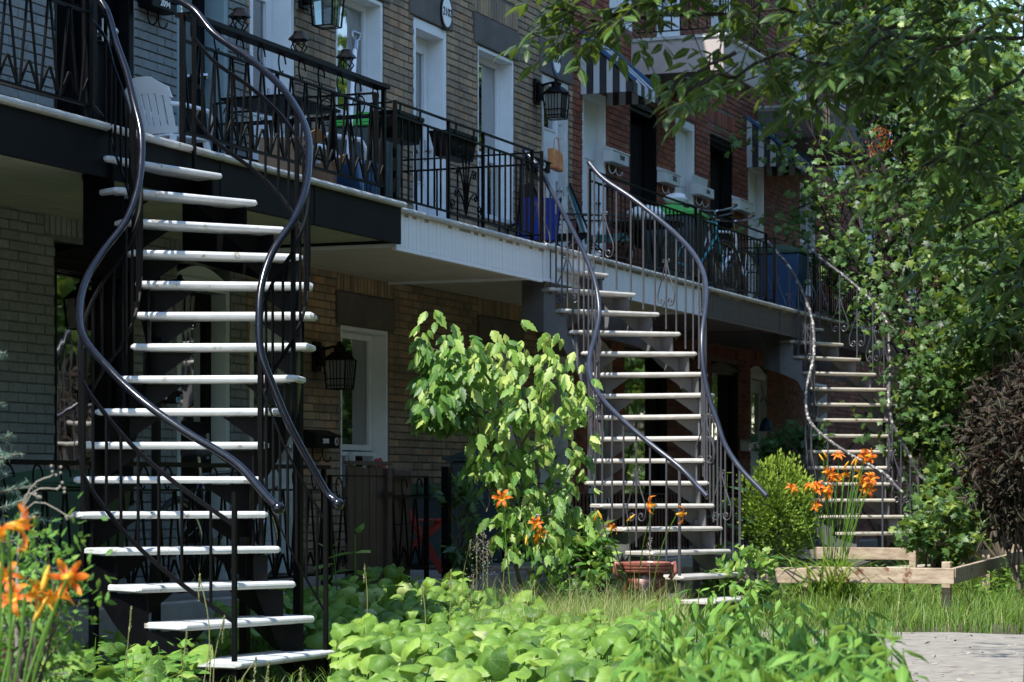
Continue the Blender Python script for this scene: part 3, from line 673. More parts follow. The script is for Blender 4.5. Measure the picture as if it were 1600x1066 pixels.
for si, S in enumerate(STAIR):
    st = STY[si]; n = len(S); root = thing('spiral_staircase', LAB[si], 'staircase', (S[-1][0], -S[-1][1], 0), 'curved stairs to the upper doors'); stair_roots.append(root)
    C = [Vector((s, -m_, 0)) for s, m_, a in S]; D = [Vector((math.cos(a), -math.sin(a), 0)) for s, m_, a in S]; DN = [Vector((-math.sin(a), -math.cos(a), 0)) for s, m_, a in S]
    Z = [st['zb'] - RISE * (i + 1) for i in range(n)]
    for i in range(n):
        ext = EXT[si].get(i, 0)
        m = tread_mesh(TW, ext, i * 7 + si, .19 if i < 2 else .24 if i < 4 else .30 if i > 11 else .27)
        me = m.mesh('tread'); me.materials.append(M[st['tm']])
        R = Matrix((D[i], -DN[i], (0, 0, 1))).transposed().to_4x4(); me.transform(Matrix.Translation(C[i] + Vector((0, 0, Z[i]))) @ R)
        me.transform(Matrix.Translation(-wloc(root)))
        import bmesh
        bm = bmesh.new(); bm.from_mesh(me); bmesh.ops.recalc_face_normals(bm, faces=bm.faces); bm.to_mesh(me); bm.free()
        o = link('tread', me, None, root)
        # angle bracket under each end of the tread
        for s in (-1, 1):
            e = C[i] + D[i] * s * (TW / 2 - .17); zt = Z[i] - .044
            e = C[i] + D[i] * s * (TW / 2 - .068) - DN[i] * .17      # triangular gusset between tread and stringer
            b = MB(); b.poly([e + Vector((0, 0, zt)), e - D[i] * s * .27 + Vector((0, 0, zt)), e - D[i] * s * .25 + Vector((0, 0, zt - .012)), e + Vector((0, 0, zt - .185))], -DN[i] * .007); b.build('gusset', st['sm'], o)
    # stringers: saw-tooth plates that carry the treads, one at each end
    for s in (-1, 1):
        E_ = [C[i] + D[i] * s * (TW / 2 - .075) for i in range(n)]; pts = []
        E0 = E_[0] - DN[0] * .27
        for i in range(n):
            back = (E_[i - 1] - DN[i - 1] * .03) if i else E0; fr = E_[i] - DN[i] * .03; zt = Z[i] - .046
            lo = lambda k, f: Z[max(k, 0)] - .40 + f * RISE * (1 if k >= 0 else 1)
            k = 5
            for j in range(k):
                f = j / (k - 1); p = back.lerp(fr, f * .995 + .0025)
                zl = (Z[i - 1] if i else Z[0] + RISE) * (1 - f) + Z[i] * f - .40 - (.30 * max(0, 1 - i / 2.5 - f * .4) if i < 3 else 0)
                pts.append(((p.x, p.y), max(zl, -.02), max(zt, .0)))
        m = MB(); ribbon(m, pts, .014); m.build('stringer', st['sm'], root)
        # riser flats folded to the stringer
    # rails
    for s in (-1, 1):
        E_ = [C[i] + D[i] * s * (TW / 2 - .03) + DN[i] * -.05 for i in range(n)]
        up = [Vector((E_[0].x, E_[0].y, 0)) - DN[0] * (.17)] + E_
        zz = [Z[0] + RISE * .9] + Z
        hand = .86
        last = n - 1 if si == 0 else (n - 2 if si == 1 else n - 2)
        tail = DN[last]
        H = [Vector((p.x, p.y, z + hand + (.15 * max(0, (i_ - 9) / 7) if s < 0 and si == 0 else 0))) for i_, (p, z) in enumerate(zip(up[:last + 2], zz[:last + 2]))]
        tl = .17 if (s < 0 or si) else .05; H.append(H[-1] + tail * tl - Vector((0, 0, tl * .92))); H.append(H[-1] + tail * tl * .5 - Vector((0, 0, tl * .46)))
        if si == 0: H.insert(0, H[0] - DN[0] * .18 + Vector((0, 0, .1)))
        path = catmull(H, 6); rail = MB().tube(path, st['rr'], 10).build('handrail', st['rm'], root, smooth=True)
        if si == 0: MB().ball(path[-1], .034, 12).build('end_ball', 'black_gloss', rail, smooth=True)
        base = [Vector((p.x, p.y, z)) for p, z in zip(up[:last + 2], zz[:last + 2])]
        B = catmull(base, 6)
        if si == 0:
            sub = MB(); lowr = MB()
            for P_, off, mb_ in ((B, hand - .17, sub), (B, .2, lowr)):
                ribbon(mb_, [((p.x, p.y), p.z + off - .013, p.z + off + .013) for p in P_], .012)
            sub.build('upper_flat_bar', st['im'], rail); lowr.build('lower_flat_bar', st['im'], rail)
            for j in range(3, len(B), 3):
                p = B[j]; MB().bar(p + Vector((0, 0, .2)), p + Vector((0, 0, hand - .17)), .012).build('baluster', st['im'], rail)
            for j in (0, 24, 48, 72, len(B) - 1):        # posts from the steps up to the handrail
                p = B[min(j, len(B) - 1)]; MB().bar(p + Vector((0, 0, -.3 if j < len(B) - 1 else -.2)), p + Vector((0, 0, hand)), .022).build('post', st['im'], rail)
        else:
            step = 3 if si == 1 else 6
            for j in range(0, len(B), step):
                p = B[j]; pear = (j // step) % (5 if si == 1 else 1) == (2 if si == 1 else 0)
                bl_ = MB(); bl_.bar(p + Vector((0, 0, -.06)), p + Vector((0, 0, hand)), .013 if si == 1 else .014)
                bo = bl_.build('baluster', st['im'], rail)
                if pear and j < len(B) - 2:
                    t = (B[min(j + 1, len(B) - 1)] - B[max(j - 1, 0)]); t.z = 0; t.normalize(); zc = p + Vector((0, 0, .13)); U = Vector((0, 0, 1)); pm = MB()
                    for e in (-1, 1):
                        T = t * e
                        pm.tube([zc + U * .42 + T * .012] + spiral(zc + U * .42 + T * .03, T, U, .022, .9, 8, math.pi, 1)[1:], .005, 5)
                        pm.tube(catmull([zc + U * .40 + T * .008, zc + U * .27 + T * .05, zc + U * .13 + T * .105, zc + U * .05 + T * .10], 4) + spiral(zc + U * .055 + T * .055, T, U, .045, 1.15, 14, 0, -1), .006, 6)
                    pm.build('scroll', st['im'], bo)
            p = B[-1]; MB().bar(p + Vector((0, 0, -.25)), p + Vector((0, 0, hand + .0)), .02).build('post', st['im'], rail)
    # slim column that props the upper turn, and a cross foot under the bottom
    for i, s in ((5, -1), (5, 1), (11, -1), (11, 1)):
        p = C[i] + D[i] * s * (TW / 2 - .1) - DN[i] * .14
        MB().bar((p.x, p.y, -.02), (p.x, p.y, Z[i] - .14), .045 if s > 0 else .04).build('prop', st['sm'], root)
# ================================================================ THINGS ON THE WALLS
def mailbox(px0, px1, py0, py1, label, bm, txt=None, tm='letter_white', d=.13, lid=True, hooks=True, tsz=.55, extra=None):
    a = atY(px0, py0, -d); x0, z1 = a.x, a.z; x1 = atY(px1, py0, -d).x; z0 = atY(px0, py1 - (px1 - px0) * .12, -d).z
    t = thing('mailbox', label, 'mailbox', ((x0 + x1) / 2, -.01, z0), 'mailboxes beside the doors')
    MB().box(x0, x1, -d, -.012, z0, z1 - .03).build('box', bm, t, bevel=.008)
    if lid: MB().poly([(x0 - .008, -d - .012, z1 - .045), (x0 - .008, -d - .012, z1 - .028), (x0 - .008, -.012, z1 + .02), (x0 - .008, -.012, z1 - .03 + .002)], (x1 - x0 + .016, 0, 0)).build('lid', bm, t, bevel=.004)
    if hooks:
        for k in (.3, .72):
            x = x0 + (x1 - x0) * k; h = MB()
            h.tube([(x, -.03, z0 + .01), (x, -.03, z0 - .06), (x, -.045, z0 - .1), (x, -.075, z0 - .115), (x, -.1, z0 - .095), (x, -.105, z0 - .07)], .006, 6)
            h.build('newspaper_hook', bm, t)
    if txt: text_part(txt, (z1 - z0) * tsz, tm, t, ((x0 + x1) / 2 + (extra or 0), -d - .0045, (z0 + z1) / 2 - .012), (1, 0, 0), (0, 0, 1))
    return t, (x0, x1, z0, z1, d)
t, q = mailbox(232, 283, 603, 634, 'black mailbox numbered 2096 with small blue sticker', 'black_paint', '2096', extra=-.04)
MB().box(q[1] - .075, q[1] - .012, -q[4] - .003, -q[4] - .0005, q[2] + .01, q[3] - .07).build('sticker', 'letter_white', t)
MB().box(q[1] - .07, q[1] - .018, -q[4] - .0045, -q[4] - .0032, q[2] + .015, q[2] + .05).build('sticker_print', 'sticker_blue', t)
t, q = mailbox(494, 531, 674, 704, 'black mailbox numbered 2098 under the wall lantern', 'black_paint', '2098', extra=-.05, tsz=.42)
MB().lathe((q[1] - .07, -q[4] - .006, (q[2] + q[3]) / 2 - .01), [(.001, 0), (.034, 0), (.034, .005), (.001, .005)], 14, 'y').build('emblem', 'old_white', t)
MB().lathe((q[1] - .07, -q[4] - .0075, (q[2] + q[3]) / 2 - .01), [(.001, 0), (.02, 0), (.02, .001), (.001, .001)], 10, 'y').build('emblem_centre', 'red_paint', t)
mailbox(238, 277, -16, 14, 'black mailbox numbered 2094 above the white plastic chair', 'black_paint', '2094', tsz=.6)
t, q = mailbox(838, 860, 242, 266, 'black mailbox with round white emblem by the door hung with a bag', 'black_paint', hooks=False)
MB().lathe(((q[0] + q[1]) / 2, -q[4] - .006, (q[2] + q[3]) / 2), [(.001, 0), (.045, 0), (.045, .004), (.001, .004)], 14, 'y').build('emblem', 'letter_white', t)
text_part('C', .06, 'ink', t, ((q[0] + q[1]) / 2, -q[4] - .008, (q[2] + q[3]) / 2), (1, 0, 0), (0, 0, 1), 'emblem_mark')
mailbox(957, 983, 228, 255, 'white mailbox numbered 2110 with two white hooks', 'mailbox_white', '2110', 'ink', tsz=.45, extra=.04)
mailbox(1041, 1063, 262, 287, 'white mailbox numbered 2112 beside the middle white door', 'mailbox_white', '2112', 'ink', tsz=.45, extra=.05)
t, q = mailbox(1093, 1116, 284, 306, 'white mailbox numbered 2114 with its flap raised', 'mailbox_white', '2114', 'ink', tsz=.5, lid=False, extra=.05)
MB().obox((q[0], -.02, q[3] - .02), (q[1] - q[0], 0, 0), (0, -.02, .12), (0, -.01, -.003)).build('lid', 'mailbox_white', t)
mailbox(1157, 1177, 307, 330, 'plain white mailbox left of the farthest upper white door', 'mailbox_white', hooks=False)
mailbox(1170, 1188, 688, 707, 'white mailbox with dark figures by the ground floor door with a hanging bell', 'mailbox_white', '24', 'ink', hooks=False, tsz=.7)
mailbox(967, 994, 672, 694, 'white mailbox on the red ground floor wall behind the middle stairs', 'mailbox_white', hooks=False)

def lantern(px, py, label, s=1., style=0, out=.24, glass='lamp_glass'):
    c = atY(px, py, -out); t = thing('wall_lantern', label, 'lantern', (c.x - .02 * s, -.01, c.z - .18 * s), 'black lanterns on the walls')
    x, y, z = c
    MB().box(x - .065 * s, x + .065 * s, -.045, -.012, z - .01 * s, z + .24 * s).box(x - .05 * s, x + .05 * s, -.09, -.0455, z + .03 * s, z + .2 * s).build('back_plate', 'black_iron', t, bevel=.01)
    MB().tube([(x, -.08, z + .17 * s), (x, -.16, z + .19 * s), (x, y, z + .2 * s)], .012 * s, 6).tube([(x, y, z + .21 * s), (x, y, z + .15 * s)], .012, 6).build('arm', 'black_iron', t)
    MB().lathe((x, y, z), [(.135 * s, .085 * s), (.125 * s, .1 * s), (.07 * s, .145 * s), (.05 * s, .15 * s), (.05 * s, .175 * s), (.06 * s, .18 * s), (.02 * s, .21 * s), (.022 * s, .225 * s), (.004, .24 * s)], 8 if style == 0 else 14).build('roof', 'black_iron', t)
    w0, w1 = .10 * s, .082 * s; zt, zb = z + .085 * s, z - .16 * s; cg = MB()
    P = lambda f, g, h: Vector((x + f * (w0 * h + w1 * (1 - h)), y + g * (w0 * h + w1 * (1 - h)), zb + (zt - zb) * h))
    for f, g in ((-1, -1), (1, -1), (1, 1), (-1, 1)): cg.bar(P(f, g, 0), P(f, g, 1), .012 * s)
    k4 = [(-1, -1), (1, -1), (1, 1), (-1, 1)]
    for i in range(4):
        a, b = k4[i], k4[(i + 1) % 4]
        for h in ((0, .12, .34, .98) if style == 0 else (0, .98)): cg.bar(P(*a, h), P(*b, h), .008 * s)
        for u in ((.25, .42, .58, .75) if style == 0 else (.5,)):
            e = (a[0] + (b[0] - a[0]) * u, a[1] + (b[1] - a[1]) * u); cg.bar(P(*e, 0), P(*e, 1), .006 * s)
    cg.build('cage', 'black_iron', t)
    g = MB(); w = .85
    g.add([P(f * w, k * w, h) for h in (.02, .97) for f, k in k4], [(0, 1, 5, 4), (1, 2, 6, 5), (2, 3, 7, 6), (3, 0, 4, 7), (0, 1, 2, 3), (4, 5, 6, 7)]); g.build('lamp_glass', glass, t)
lantern(531, 578, 'black caged wall lantern beside the ground floor window of the brown house', 1.0)
lantern(869, 160, 'black caged wall lantern by the upper door hung with a bag', 1.05)
lantern(511, 10, 'black wall lantern with clear glass above the snow shovel', 1.05, 1, glass='glass')
lantern(281, 478, 'black wall lantern with domed roof seen between the stair treads', .95, 1)
for px, py, txt, lb, fr in ((697, 20, '2102', 'oval house number plaque 2102 above the glazed white upper door', 'black_iron'), (869, 94, '2104', 'oval house number plaque 2104 above the upper caged lantern', 'awning_blue')):
    c = atY(px, py, -.03); t = thing('number_plaque', lb, 'house number', (c.x, -.024, c.z - .14), 'oval number plaques')
    for r_, y_, m_, nm in ((1, 0, fr, 'plaque_rim'), (.82, -.008, 'letter_white', 'plaque_face')):
        MB().poly([(c.x + .125 * r_ * math.cos(a), -.024 + y_, c.z + .165 * r_ * math.sin(a)) for a in [k * math.tau / 28 for k in range(28)]], (0, -.012, 0)).build(nm, m_, t)
    text_part(txt, .105, 'ink', t, (c.x, -.046, c.z), (1, 0, 0), (0, 0, 1))

def awning(x0, x1, zt, zf, dep, label):
    t = thing('awning', label, 'awning', ((x0 + x1) / 2, -.02, zf), 'striped metal awnings'); A = lambda x, n, z: Vector((x, -n, z))
    m = MB(); k = 7
    for i in range(k):                                         # roof slats, alternately white and dark
        a, b = x0 + (x1 - x0) * i / k, x0 + (x1 - x0) * (i + 1) / k
        m = MB(); m.poly([A(a, .01, zt), A(b - .01, .01, zt), A(b - .01, dep, zf), A(a, dep, zf)], (0, 0, .012 + .008 * (i % 2))); m.build('roof_slat', 'awning_white' if i % 2 else 'awning_black', t)
    for x in (x0 - .004, x1 + .004):
        k = 8
        for i in range(k):
            a, b = dep * i / k, dep * (i + 1) / k; z_ = lambda n: zt + (zf - zt) * n / dep - .012
            MB().poly([A(x, a, z_(a)), A(x, b - .008, z_(b)), A(x, b - .008, zf - .1), A(x, a, zf - .1)], (.01, 0, 0)).build('side_slat', 'awning_white' if i % 2 == 0 else 'awning_black', t)
        MB().bar(A(x, .0, zt + .02), A(x, dep + .03, zf + .02), .05, .035).build('edge_trim', 'awning_blue', t)
    k = 7
    for i in range(k):
        a, b = x0 + (x1 - x0) * i / k, x0 + (x1 - x0) * (i + 1) / k
        MB().box(a, b - .008, -dep - .012, -dep, zf - .12, zf).build('valance_slat', 'awning_white' if i % 2 else 'awning_black', t)
awning(7.66, 8.5, 5.98, 5.42, .6, 'blue edged awning with black and white slats over the nearer red house door')
awning(14.1, 15.05, 5.98, 5.42, .65, 'blue edged awning with black and white slats over the farther red house door')
# red and orange carrier bag hung from the door handle
c = atY(861, 247, -.0); t = thing('carrier_bag', 'orange and red patterned bag hanging on the white upper door', 'bag', (c.x, -.03, c.z - .13))
MB().poly([(c.x - .13, -.1, c.z - .13), (c.x + .13, -.1, c.z - .14), (c.x + .14, -.085, c.z + .06), (c.x - .12, -.09, c.z + .09)], (0, .09, 0)).build('pouch', 'bag', t, bevel=.02)
MB().tube(catmull([(c.x - .08, -.06, c.z + .07), (c.x - .05, -.06, c.z + .19), (c.x + .05, -.06, c.z + .2), (c.x + .09, -.06, c.z + .06)], 5), .006, 6).build('strap', 'bag', t)
# wind bell with bare twig hoop
c = atY(1197, 662, -.3); t = thing('hanging_bell', 'small blue bell hanging from a twig hoop by the ground floor door', 'bell', (c.x, -.3, c.z - .1))
MB().lathe(c + Vector((0, 0, -.1)), [(.1, 0), (.095, .02), (.075, .1), (.04, .16), (.01, .18)], 14).build('bell', 'bell_blue', t, smooth=True)
MB().tube([c + Vector((0, 0, .07)), c + Vector((0, 0, .75))], .004, 4).ball(c + Vector((0, 0, -.24)), .035, 8).tube([c + Vector((0, 0, -.24)), c], .003, 4).build('cord', 'ink', t)
m = MB(); m.tube([c + Vector((-.25 + .1 * k, .0, .28 + .06 * math.sin(k * 1.3))) for k in range(6)], .008, 5); m.tube([c + Vector((.02, .0, .3)), c + Vector((-.15, 0, .4)), c + Vector((-.22, 0, .5))], .006, 5); m.tube([c + Vector((.05, .0, .3)), c + Vector((.2, 0, .24))], .006, 5); m.build('twig_hoop', 'twig', t)

# ================================================================ THINGS ON THE BALCONIES
def plastic_chair(loc, rz, label):
    t = thing('plastic_chair', label, 'chair', loc, 'white plastic chairs', rz)
    m = MB()
    for i in range(6):
        for j in range(6): pass
    m.poly([(-.23, -.22, .40), (.23, -.22, .40), (.2, .22, .40), (-.2, .22, .40)], (0, 0, .025)); m.build('seat', 'plastic_white', t, local=True, bevel=.012)
    b = MB(); n = 7                                            # rounded back with upright slots
    def bp(u, h): return Vector((u * (.22 + .03 * math.sin(h * 3)), .22 + .14 * h - .05 * u * u, .43 + h * .45 - .09 * max(0, abs(u) - .35) * max(h, .0)))
    for i in range(n):
        a, c_ = -1 + 2 * i / n + .04, -1 + 2 * (i + 1) / n - .04
        b.obox(bp(a, .12), bp(c_, .12) - bp(a, .12), bp(a, .72) - bp(a, .12), (0, .014, 0))
    for h0, h1 in ((.0, .13), (.70, 1.0)):
        for i in range(10):
            a, c_ = -1.04 + 2.08 * i / 10, -1.04 + 2.08 * (i + 1) / 10
            b.add([bp(a, h0), bp(c_, h0), bp(c_, h1 - .12 * max(0, abs(c_) - .4) * (h1 > .9)), bp(a, h1 - .12 * max(0, abs(a) - .4) * (h1 > .9))] + [p + Vector((0, .016, 0)) for p in (bp(a, h0), bp(c_, h0), bp(c_, h1 - .12 * max(0, abs(c_) - .4) * (h1 > .9)), bp(a, h1 - .12 * max(0, abs(a) - .4) * (h1 > .9)))], [(0, 1, 2, 3), (7, 6, 5, 4), (0, 4, 5, 1), (2, 6, 7, 3), (0, 3, 7, 4), (1, 5, 6, 2)])
    b.build('backrest', 'plastic_white', t, local=True)
    for s in (-1, 1):
        MB().tube([(s * .22, .26, .66), (s * .26, .1, .66), (s * .27, -.16, .64), (s * .25, -.22, .56), (s * .23, -.21, .42)], .02, 8).build('armrest', 'plastic_white', t, local=True, smooth=True)
        for f, yy in ((-1, -.2), (1, .2)):
            MB().obox((s * .2 - .02, yy - .02, .41), (.04, 0, 0), (0, .04, 0), (s * .05, f * .05, -.41)).build('leg', 'plastic_white', t, local=True)
def on_bal(px, py, n, z=ZB): p = atY(px, py, -n); return (p.x, -n, z)
plastic_chair(on_bal(268, 200, .34), 1.35, 'white plastic chair behind the head of the nearest stairs')
bpy.data.objects['plastic_chair'].scale = (.86, .86, .86)
plastic_chair(on_bal(512, 250, .5, 3.175), .9, 'white plastic chair behind the right end of the zigzag railing')
def bin_(loc, rz, body, lid, label, s=1., h=1.0, group='wheeled bins'):
    t = thing('wheeled_bin', label, 'bin', loc, group, rz); w0, w1, d0, d1 = .21 * s, .27 * s, .24 * s, .31 * s
    MB().add([(-w0, -d0, .04), (w0, -d0, .04), (w0, d0, .04), (-w0, d0, .04), (-w1, -d1, h * .9), (w1, -d1, h * .9), (w1, d1, h * .9), (-w1, d1, h * .9)], [(0, 3, 2, 1), (4, 5, 6, 7), (0, 1, 5, 4), (1, 2, 6, 5), (2, 3, 7, 6), (3, 0, 4, 7)]).build('body', body, t, local=True, bevel=.03)
    MB().box(-w1 - .02, w1 + .02, -d1 - .02, d1 + .02, h * .9, h * .93).build('rim', lid, t, local=True, bevel=.01)
    m = MB(); k = 8
    for i in range(k):
        a, b = -d1 + 2 * d1 * i / k, -d1 + 2 * d1 * (i + 1) / k; f = lambda y: h * .935 + .07 * (1 - (y / d1) ** 2) + .01
        m.add([(-w1 - .02, a, h * .932), (w1 + .02, a, h * .932), (w1 + .02, b, h * .932), (-w1 - .02, b, h * .932), (-w1, a, f(a)), (w1, a, f(a)), (w1, b, f(b)), (-w1, b, f(b))], [(4, 5, 6, 7), (0, 4, 7, 3), (1, 2, 6, 5)] + ([(0, 1, 5, 4)] if i == 0 else []) + ([(2, 3, 7, 6)] if i == k - 1 else []))
    m.build('lid', lid, t, local=True)
    MB().tube([(-w1, d1 + .05, h * .93), (w1, d1 + .05, h * .93)], .018, 8).build('handle', body, t, local=True)
    for sx in (-1, 1): MB().lathe((sx * w0 - (.02 if sx < 0 else -.0), d0, .1), [(.02, 0), (.1, 0), (.1, .045), (.02, .045)], 16, 'x').build('wheel', 'rubber', t, local=True)
bin_(on_bal(578, 260, .42, 3.175), .15, 'plastic_dark', 'plastic_green', 'dark grey bin with bright green lid on the white balcony', .8, .98)
bin_(on_bal(1055, 400, .8, 3.19), .1, 'plastic_dark', 'plastic_green', 'dark bin with green lid and a white bag on it beside the bicycles', 1.0, .95)
bin_(on_bal(1222, 450, .9, 3.18), 0, 'plastic_blue', 'plastic_dkgreen', 'blue bin with dark green lid at the head of the farthest stairs', .95, .9)
# snow shovel
a, b = atY(556, 52, -.55), atY(541, 300, -.95); t = thing('snow_shovel', 'snow shovel with white shaft and D handle standing on its blade', 'shovel', (b.x, b.y, ZB)); d = (a - b).normalized()
MB().tube([b + d * .1, a - d * .14], .019, 8).build('shaft', 'plastic_white', t)
s_ = Vector((1, 0, 0)); MB().tube([a - d * .2, a - d * .1], .024, 8).tube([a - d * .11, a - d * .06 + s_ * .06, a + s_ * .07], .014, 6).tube([a - d * .11, a - d * .06 - s_ * .06, a - s_ * .07], .014, 6).tube([a - s_ * .075, a + s_ * .075], .017, 8).build('grip', 'steel', t)
MB().add([b + d * .16 + Vector((x, -.06 * math.cos(x * 4) + .05, 0)) for x in (-.24, -.12, 0, .12, .24)] + [Vector((b.x + x, b.y - .12 * math.cos(x * 4), ZB + .01)) for x in (-.24, -.12, 0, .12, .24)], [(i, i + 1, i + 6, i + 5) for i in range(4)]).build('blade', 'plastic_blue', t)
# cardboard boxes, crate, side table
for px, py, n_, sx, h_, lb in ((447, 290, 1.1, .42, .34, 'open brown cardboard box on the long balcony behind the curved handrail'), (487, 300, 1.15, .3, .2, 'small cardboard box under the white plastic chair')):
    p = on_bal(px, py, n_); t = thing('cardboard_box', lb, 'box', p, 'cardboard boxes on the balcony', .3)
    MB().box(-sx / 2, sx / 2, -.16, .16, .002, h_).build('box', 'cardboard', t, local=True)
    for s in (-1, 1): MB().obox((-sx / 2, s * .16, h_), (sx, 0, 0), (0, s * .1, .06), (0, .004, .004)).build('flap', 'cardboard', t, local=True)
p = on_bal(582, 295, 1.28, 3.2); t = thing('plastic_crate', 'dark blue plastic crate at the corner of the zigzag railing', 'crate', (p[0] - .25, p[1], p[2]))
m = MB()
for i in range(7):
    x = -.18 + .06 * i; m.box(x - .02, x + .02, -.14, -.128, .004, .24).box(x - .02, x + .02, .128, .14, .004, .24)
m.box(-.2, .2, -.145, .145, .003, .02).box(-.205, .205, -.15, -.125, .24, .27).box(-.205, .205, .125, .15, .24, .27).box(-.205, -.185, -.125, .125, .01, .27).box(.185, .205, -.125, .125, .01, .27); m.build('slats', 'plastic_blue', t, local=True)
p = on_bal(440, 200, .8); t = thing('patio_table', 'black iron side table behind the zigzag railing', 'table', p)
MB().box(-.42, .42, -.28, .28, .68, .70).build('tabletop', 'black_iron', t, local=True)
for x in (-.38, .38):
    for y in (-.24, .24): MB().bar((x, y, 0), (x, y, .68), .025).build('leg', 'black_iron', t, local=True)
for y in (-.24, .24): MB().bar((-.38, y, .3), (.38, y, .3), .015).build('stretcher', 'black_iron', t, local=True)
for i, (px, py) in enumerate(((374, 48), (467, 84), (541, 103))):   # small garden lanterns standing on the rail board
    p = atY(px, py, -1.47); z = ZB + .845
    t = thing('garden_lantern', ['tiny black solar lantern on the rail board beside the curved handrail', 'tiny black solar lantern on the middle of the rail board', 'tiny black solar lantern on the rail board in front of the shovel'][i], 'lantern', (p.x, -1.47, z), 'solar lanterns on the railing board')
    MB().lathe((0, 0, .10), [(.075, 0), (.07, .012), (.04, .04), (.035, .06), (.005, .065)], 6).build('roof', 'black_iron', t, local=True)
    m = MB()
    for k in range(6):
        a0, a1 = k * math.tau / 6, (k + 1) * math.tau / 6
        m.tube([(.02 * math.cos(a0), .02 * math.sin(a0), 0), (.055 * math.cos(a0), .055 * math.sin(a0), .05), (.05 * math.cos(a1), .05 * math.sin(a1), .1)], .005, 4)
    m.lathe((0, 0, 0), [(.03, 0), (.03, .008), (.01, .012)], 8); m.build('cage', 'black_iron', t, local=True)
# black planter boxes hung on the bar railing
for x, lb in ((.30, 'empty black planter box hung on the railing in front of the glazed door'), (1.38, 'empty black planter box hung above the iron scrolls')):
    X = -.33 + x; t = thing('planter_box', lb, 'planter', (X, -1.33, 3.72), 'black planter boxes on the railing')
    MB().add([(X - .22, -1.40, 3.72), (X + .22, -1.40, 3.72), (X + .22, -1.26, 3.72), (X - .22, -1.26, 3.72), (X - .27, -1.415, 3.92), (X + .27, -1.415, 3.92), (X + .27, -1.22, 3.92), (X - .27, -1.22, 3.92)], [(0, 3, 2, 1), (0, 1, 5, 4), (1, 2, 6, 5), (2, 3, 7, 6), (3, 0, 4, 7)]).build('trough', 'black_paint', t)
    MB().box(X - .255, X + .255, -1.40, -1.235, 3.86, 3.87).build('soil', 'soil', t); MB().box(X - .28, X + .28, -1.418, -1.412, 3.9, 3.93).box(X - .2, X - .17, -1.425, -1.419, 3.9, 3.965).box(X + .17, X + .2, -1.425, -1.419, 3.9, 3.965).build('rim', 'black_paint', t)
def camp_chair(loc, rz, label, cl='cloth_blue'):
    t = thing('folding_chair', label, 'chair', loc, 'folding camp chairs', rz)
    b = MB(); n = 6
    for i in range(n):
        u0, u1 = -1 + 2 * i / n, -1 + 2 * (i + 1) / n; f = lambda u, h: Vector((u * .25, .2 + h * .16 + .05 * (1 - u * u), .42 + h * .5))
        b.add([f(u0, 0), f(u1, 0), f(u1, 1), f(u0, 1)], [(0, 1, 2, 3)])
    b.build('backrest', cl, t, local=True)
    s = MB()
    for i in range(n):
        u0, u1 = -1 + 2 * i / n, -1 + 2 * (i + 1) / n; f = lambda u, h: Vector((u * .25, -.22 + h * .44, .44 - .06 * (1 - u * u) - .03 * h))
        s.add([f(u0, 0), f(u1, 0), f(u1, 1), f(u0, 1)], [(0, 1, 2, 3)])
    s.build('seat', cl, t, local=True)
    for sx in (-1, 1):
        MB().tube([(sx * .26, .36, .93), (sx * .26, .16, .42), (sx * .25, .22, .02)], .011, 6).tube([(sx * .26, -.24, .0), (sx * .26, -.24, .62)], .011, 6).tube([(sx * .26, -.24, .02), (sx * .26, .22, .42)], .01, 6).tube([(sx * .26, -.22, .43), (sx * .26, .24, .02)], .01, 6).build('frame', 'black_iron', t, local=True)
        MB().box(sx * .26 - .03, sx * .26 + .03, -.25, .24, .61, .625).build('armrest', 'ink', t, local=True)
    return t
camp_chair(on_bal(833, 330, .3, 3.175), 2.2, 'blue folding camp chair at the right end of the white balcony').scale = (.8, .8, .8)
camp_chair(on_bal(876, 345, .4, 3.19), .6, 'low black and blue folding chair at the head of the middle stairs', 'ink')
p = on_bal(948, 385, .8, 3.19); camp_chair(p, .3, 'teal folding chair beside the table with a white cloth', 'bike_teal')
p = on_bal(1010, 380, .8, 3.19); t = thing('patio_table', 'small patio table with a white cloth bundle on the red house balcony', 'table', p)
MB().lathe((0, 0, .66), [(.01, 0), (.4, 0), (.4, .025), (.01, .025)], 20).build('tabletop', 'black_iron', t, local=True)
for k in range(3): a = k * 2.1; MB().tube([(.1 * math.cos(a), .1 * math.sin(a), .66), (.35 * math.cos(a), .35 * math.sin(a), 0)], .013, 6).build('leg', 'black_iron', t, local=True)
def blob(name, mt, root, c, r, seed, sq=.6):
    m = MB(); rr = random.Random(seed); n = 12
    for i in range(9):
        th = math.pi * i / 8
        for k in range(n):
            ph = k * math.tau / n; q = 1 + rr.uniform(-.13, .13); m.v.append((c[0] + r * q * math.sin(th) * math.cos(ph), c[1] + r * q * math.sin(th) * math.sin(ph), c[2] + r * sq * q * math.cos(th))); m.c.append(.5)
    for i in range(8):
        for k in range(n): m.f.append((i * n + k, i * n + (k + 1) % n, (i + 1) * n + (k + 1) % n, (i + 1) * n + k))
    return m.build(name, mt, root, smooth=True)
t = thing('cloth_bundle', 'crumpled white cloth bundle lying on the patio table', 'cloth', (p[0], p[1], 3.19 + .685)); blob('bundle', 'cloth_white', t, (p[0], p[1], 3.19 + .685 + .09), .2, 3, .5)
q = on_bal(1055, 400, .8, 3.19); t = thing('rubbish_bag', 'white rubbish bag lying on the green bin lid', 'bag', (q[0], q[1], 4.19)); blob('bag', 'cloth_white', t, (q[0] + .02, q[1], 4.25), .13, 5, .5)
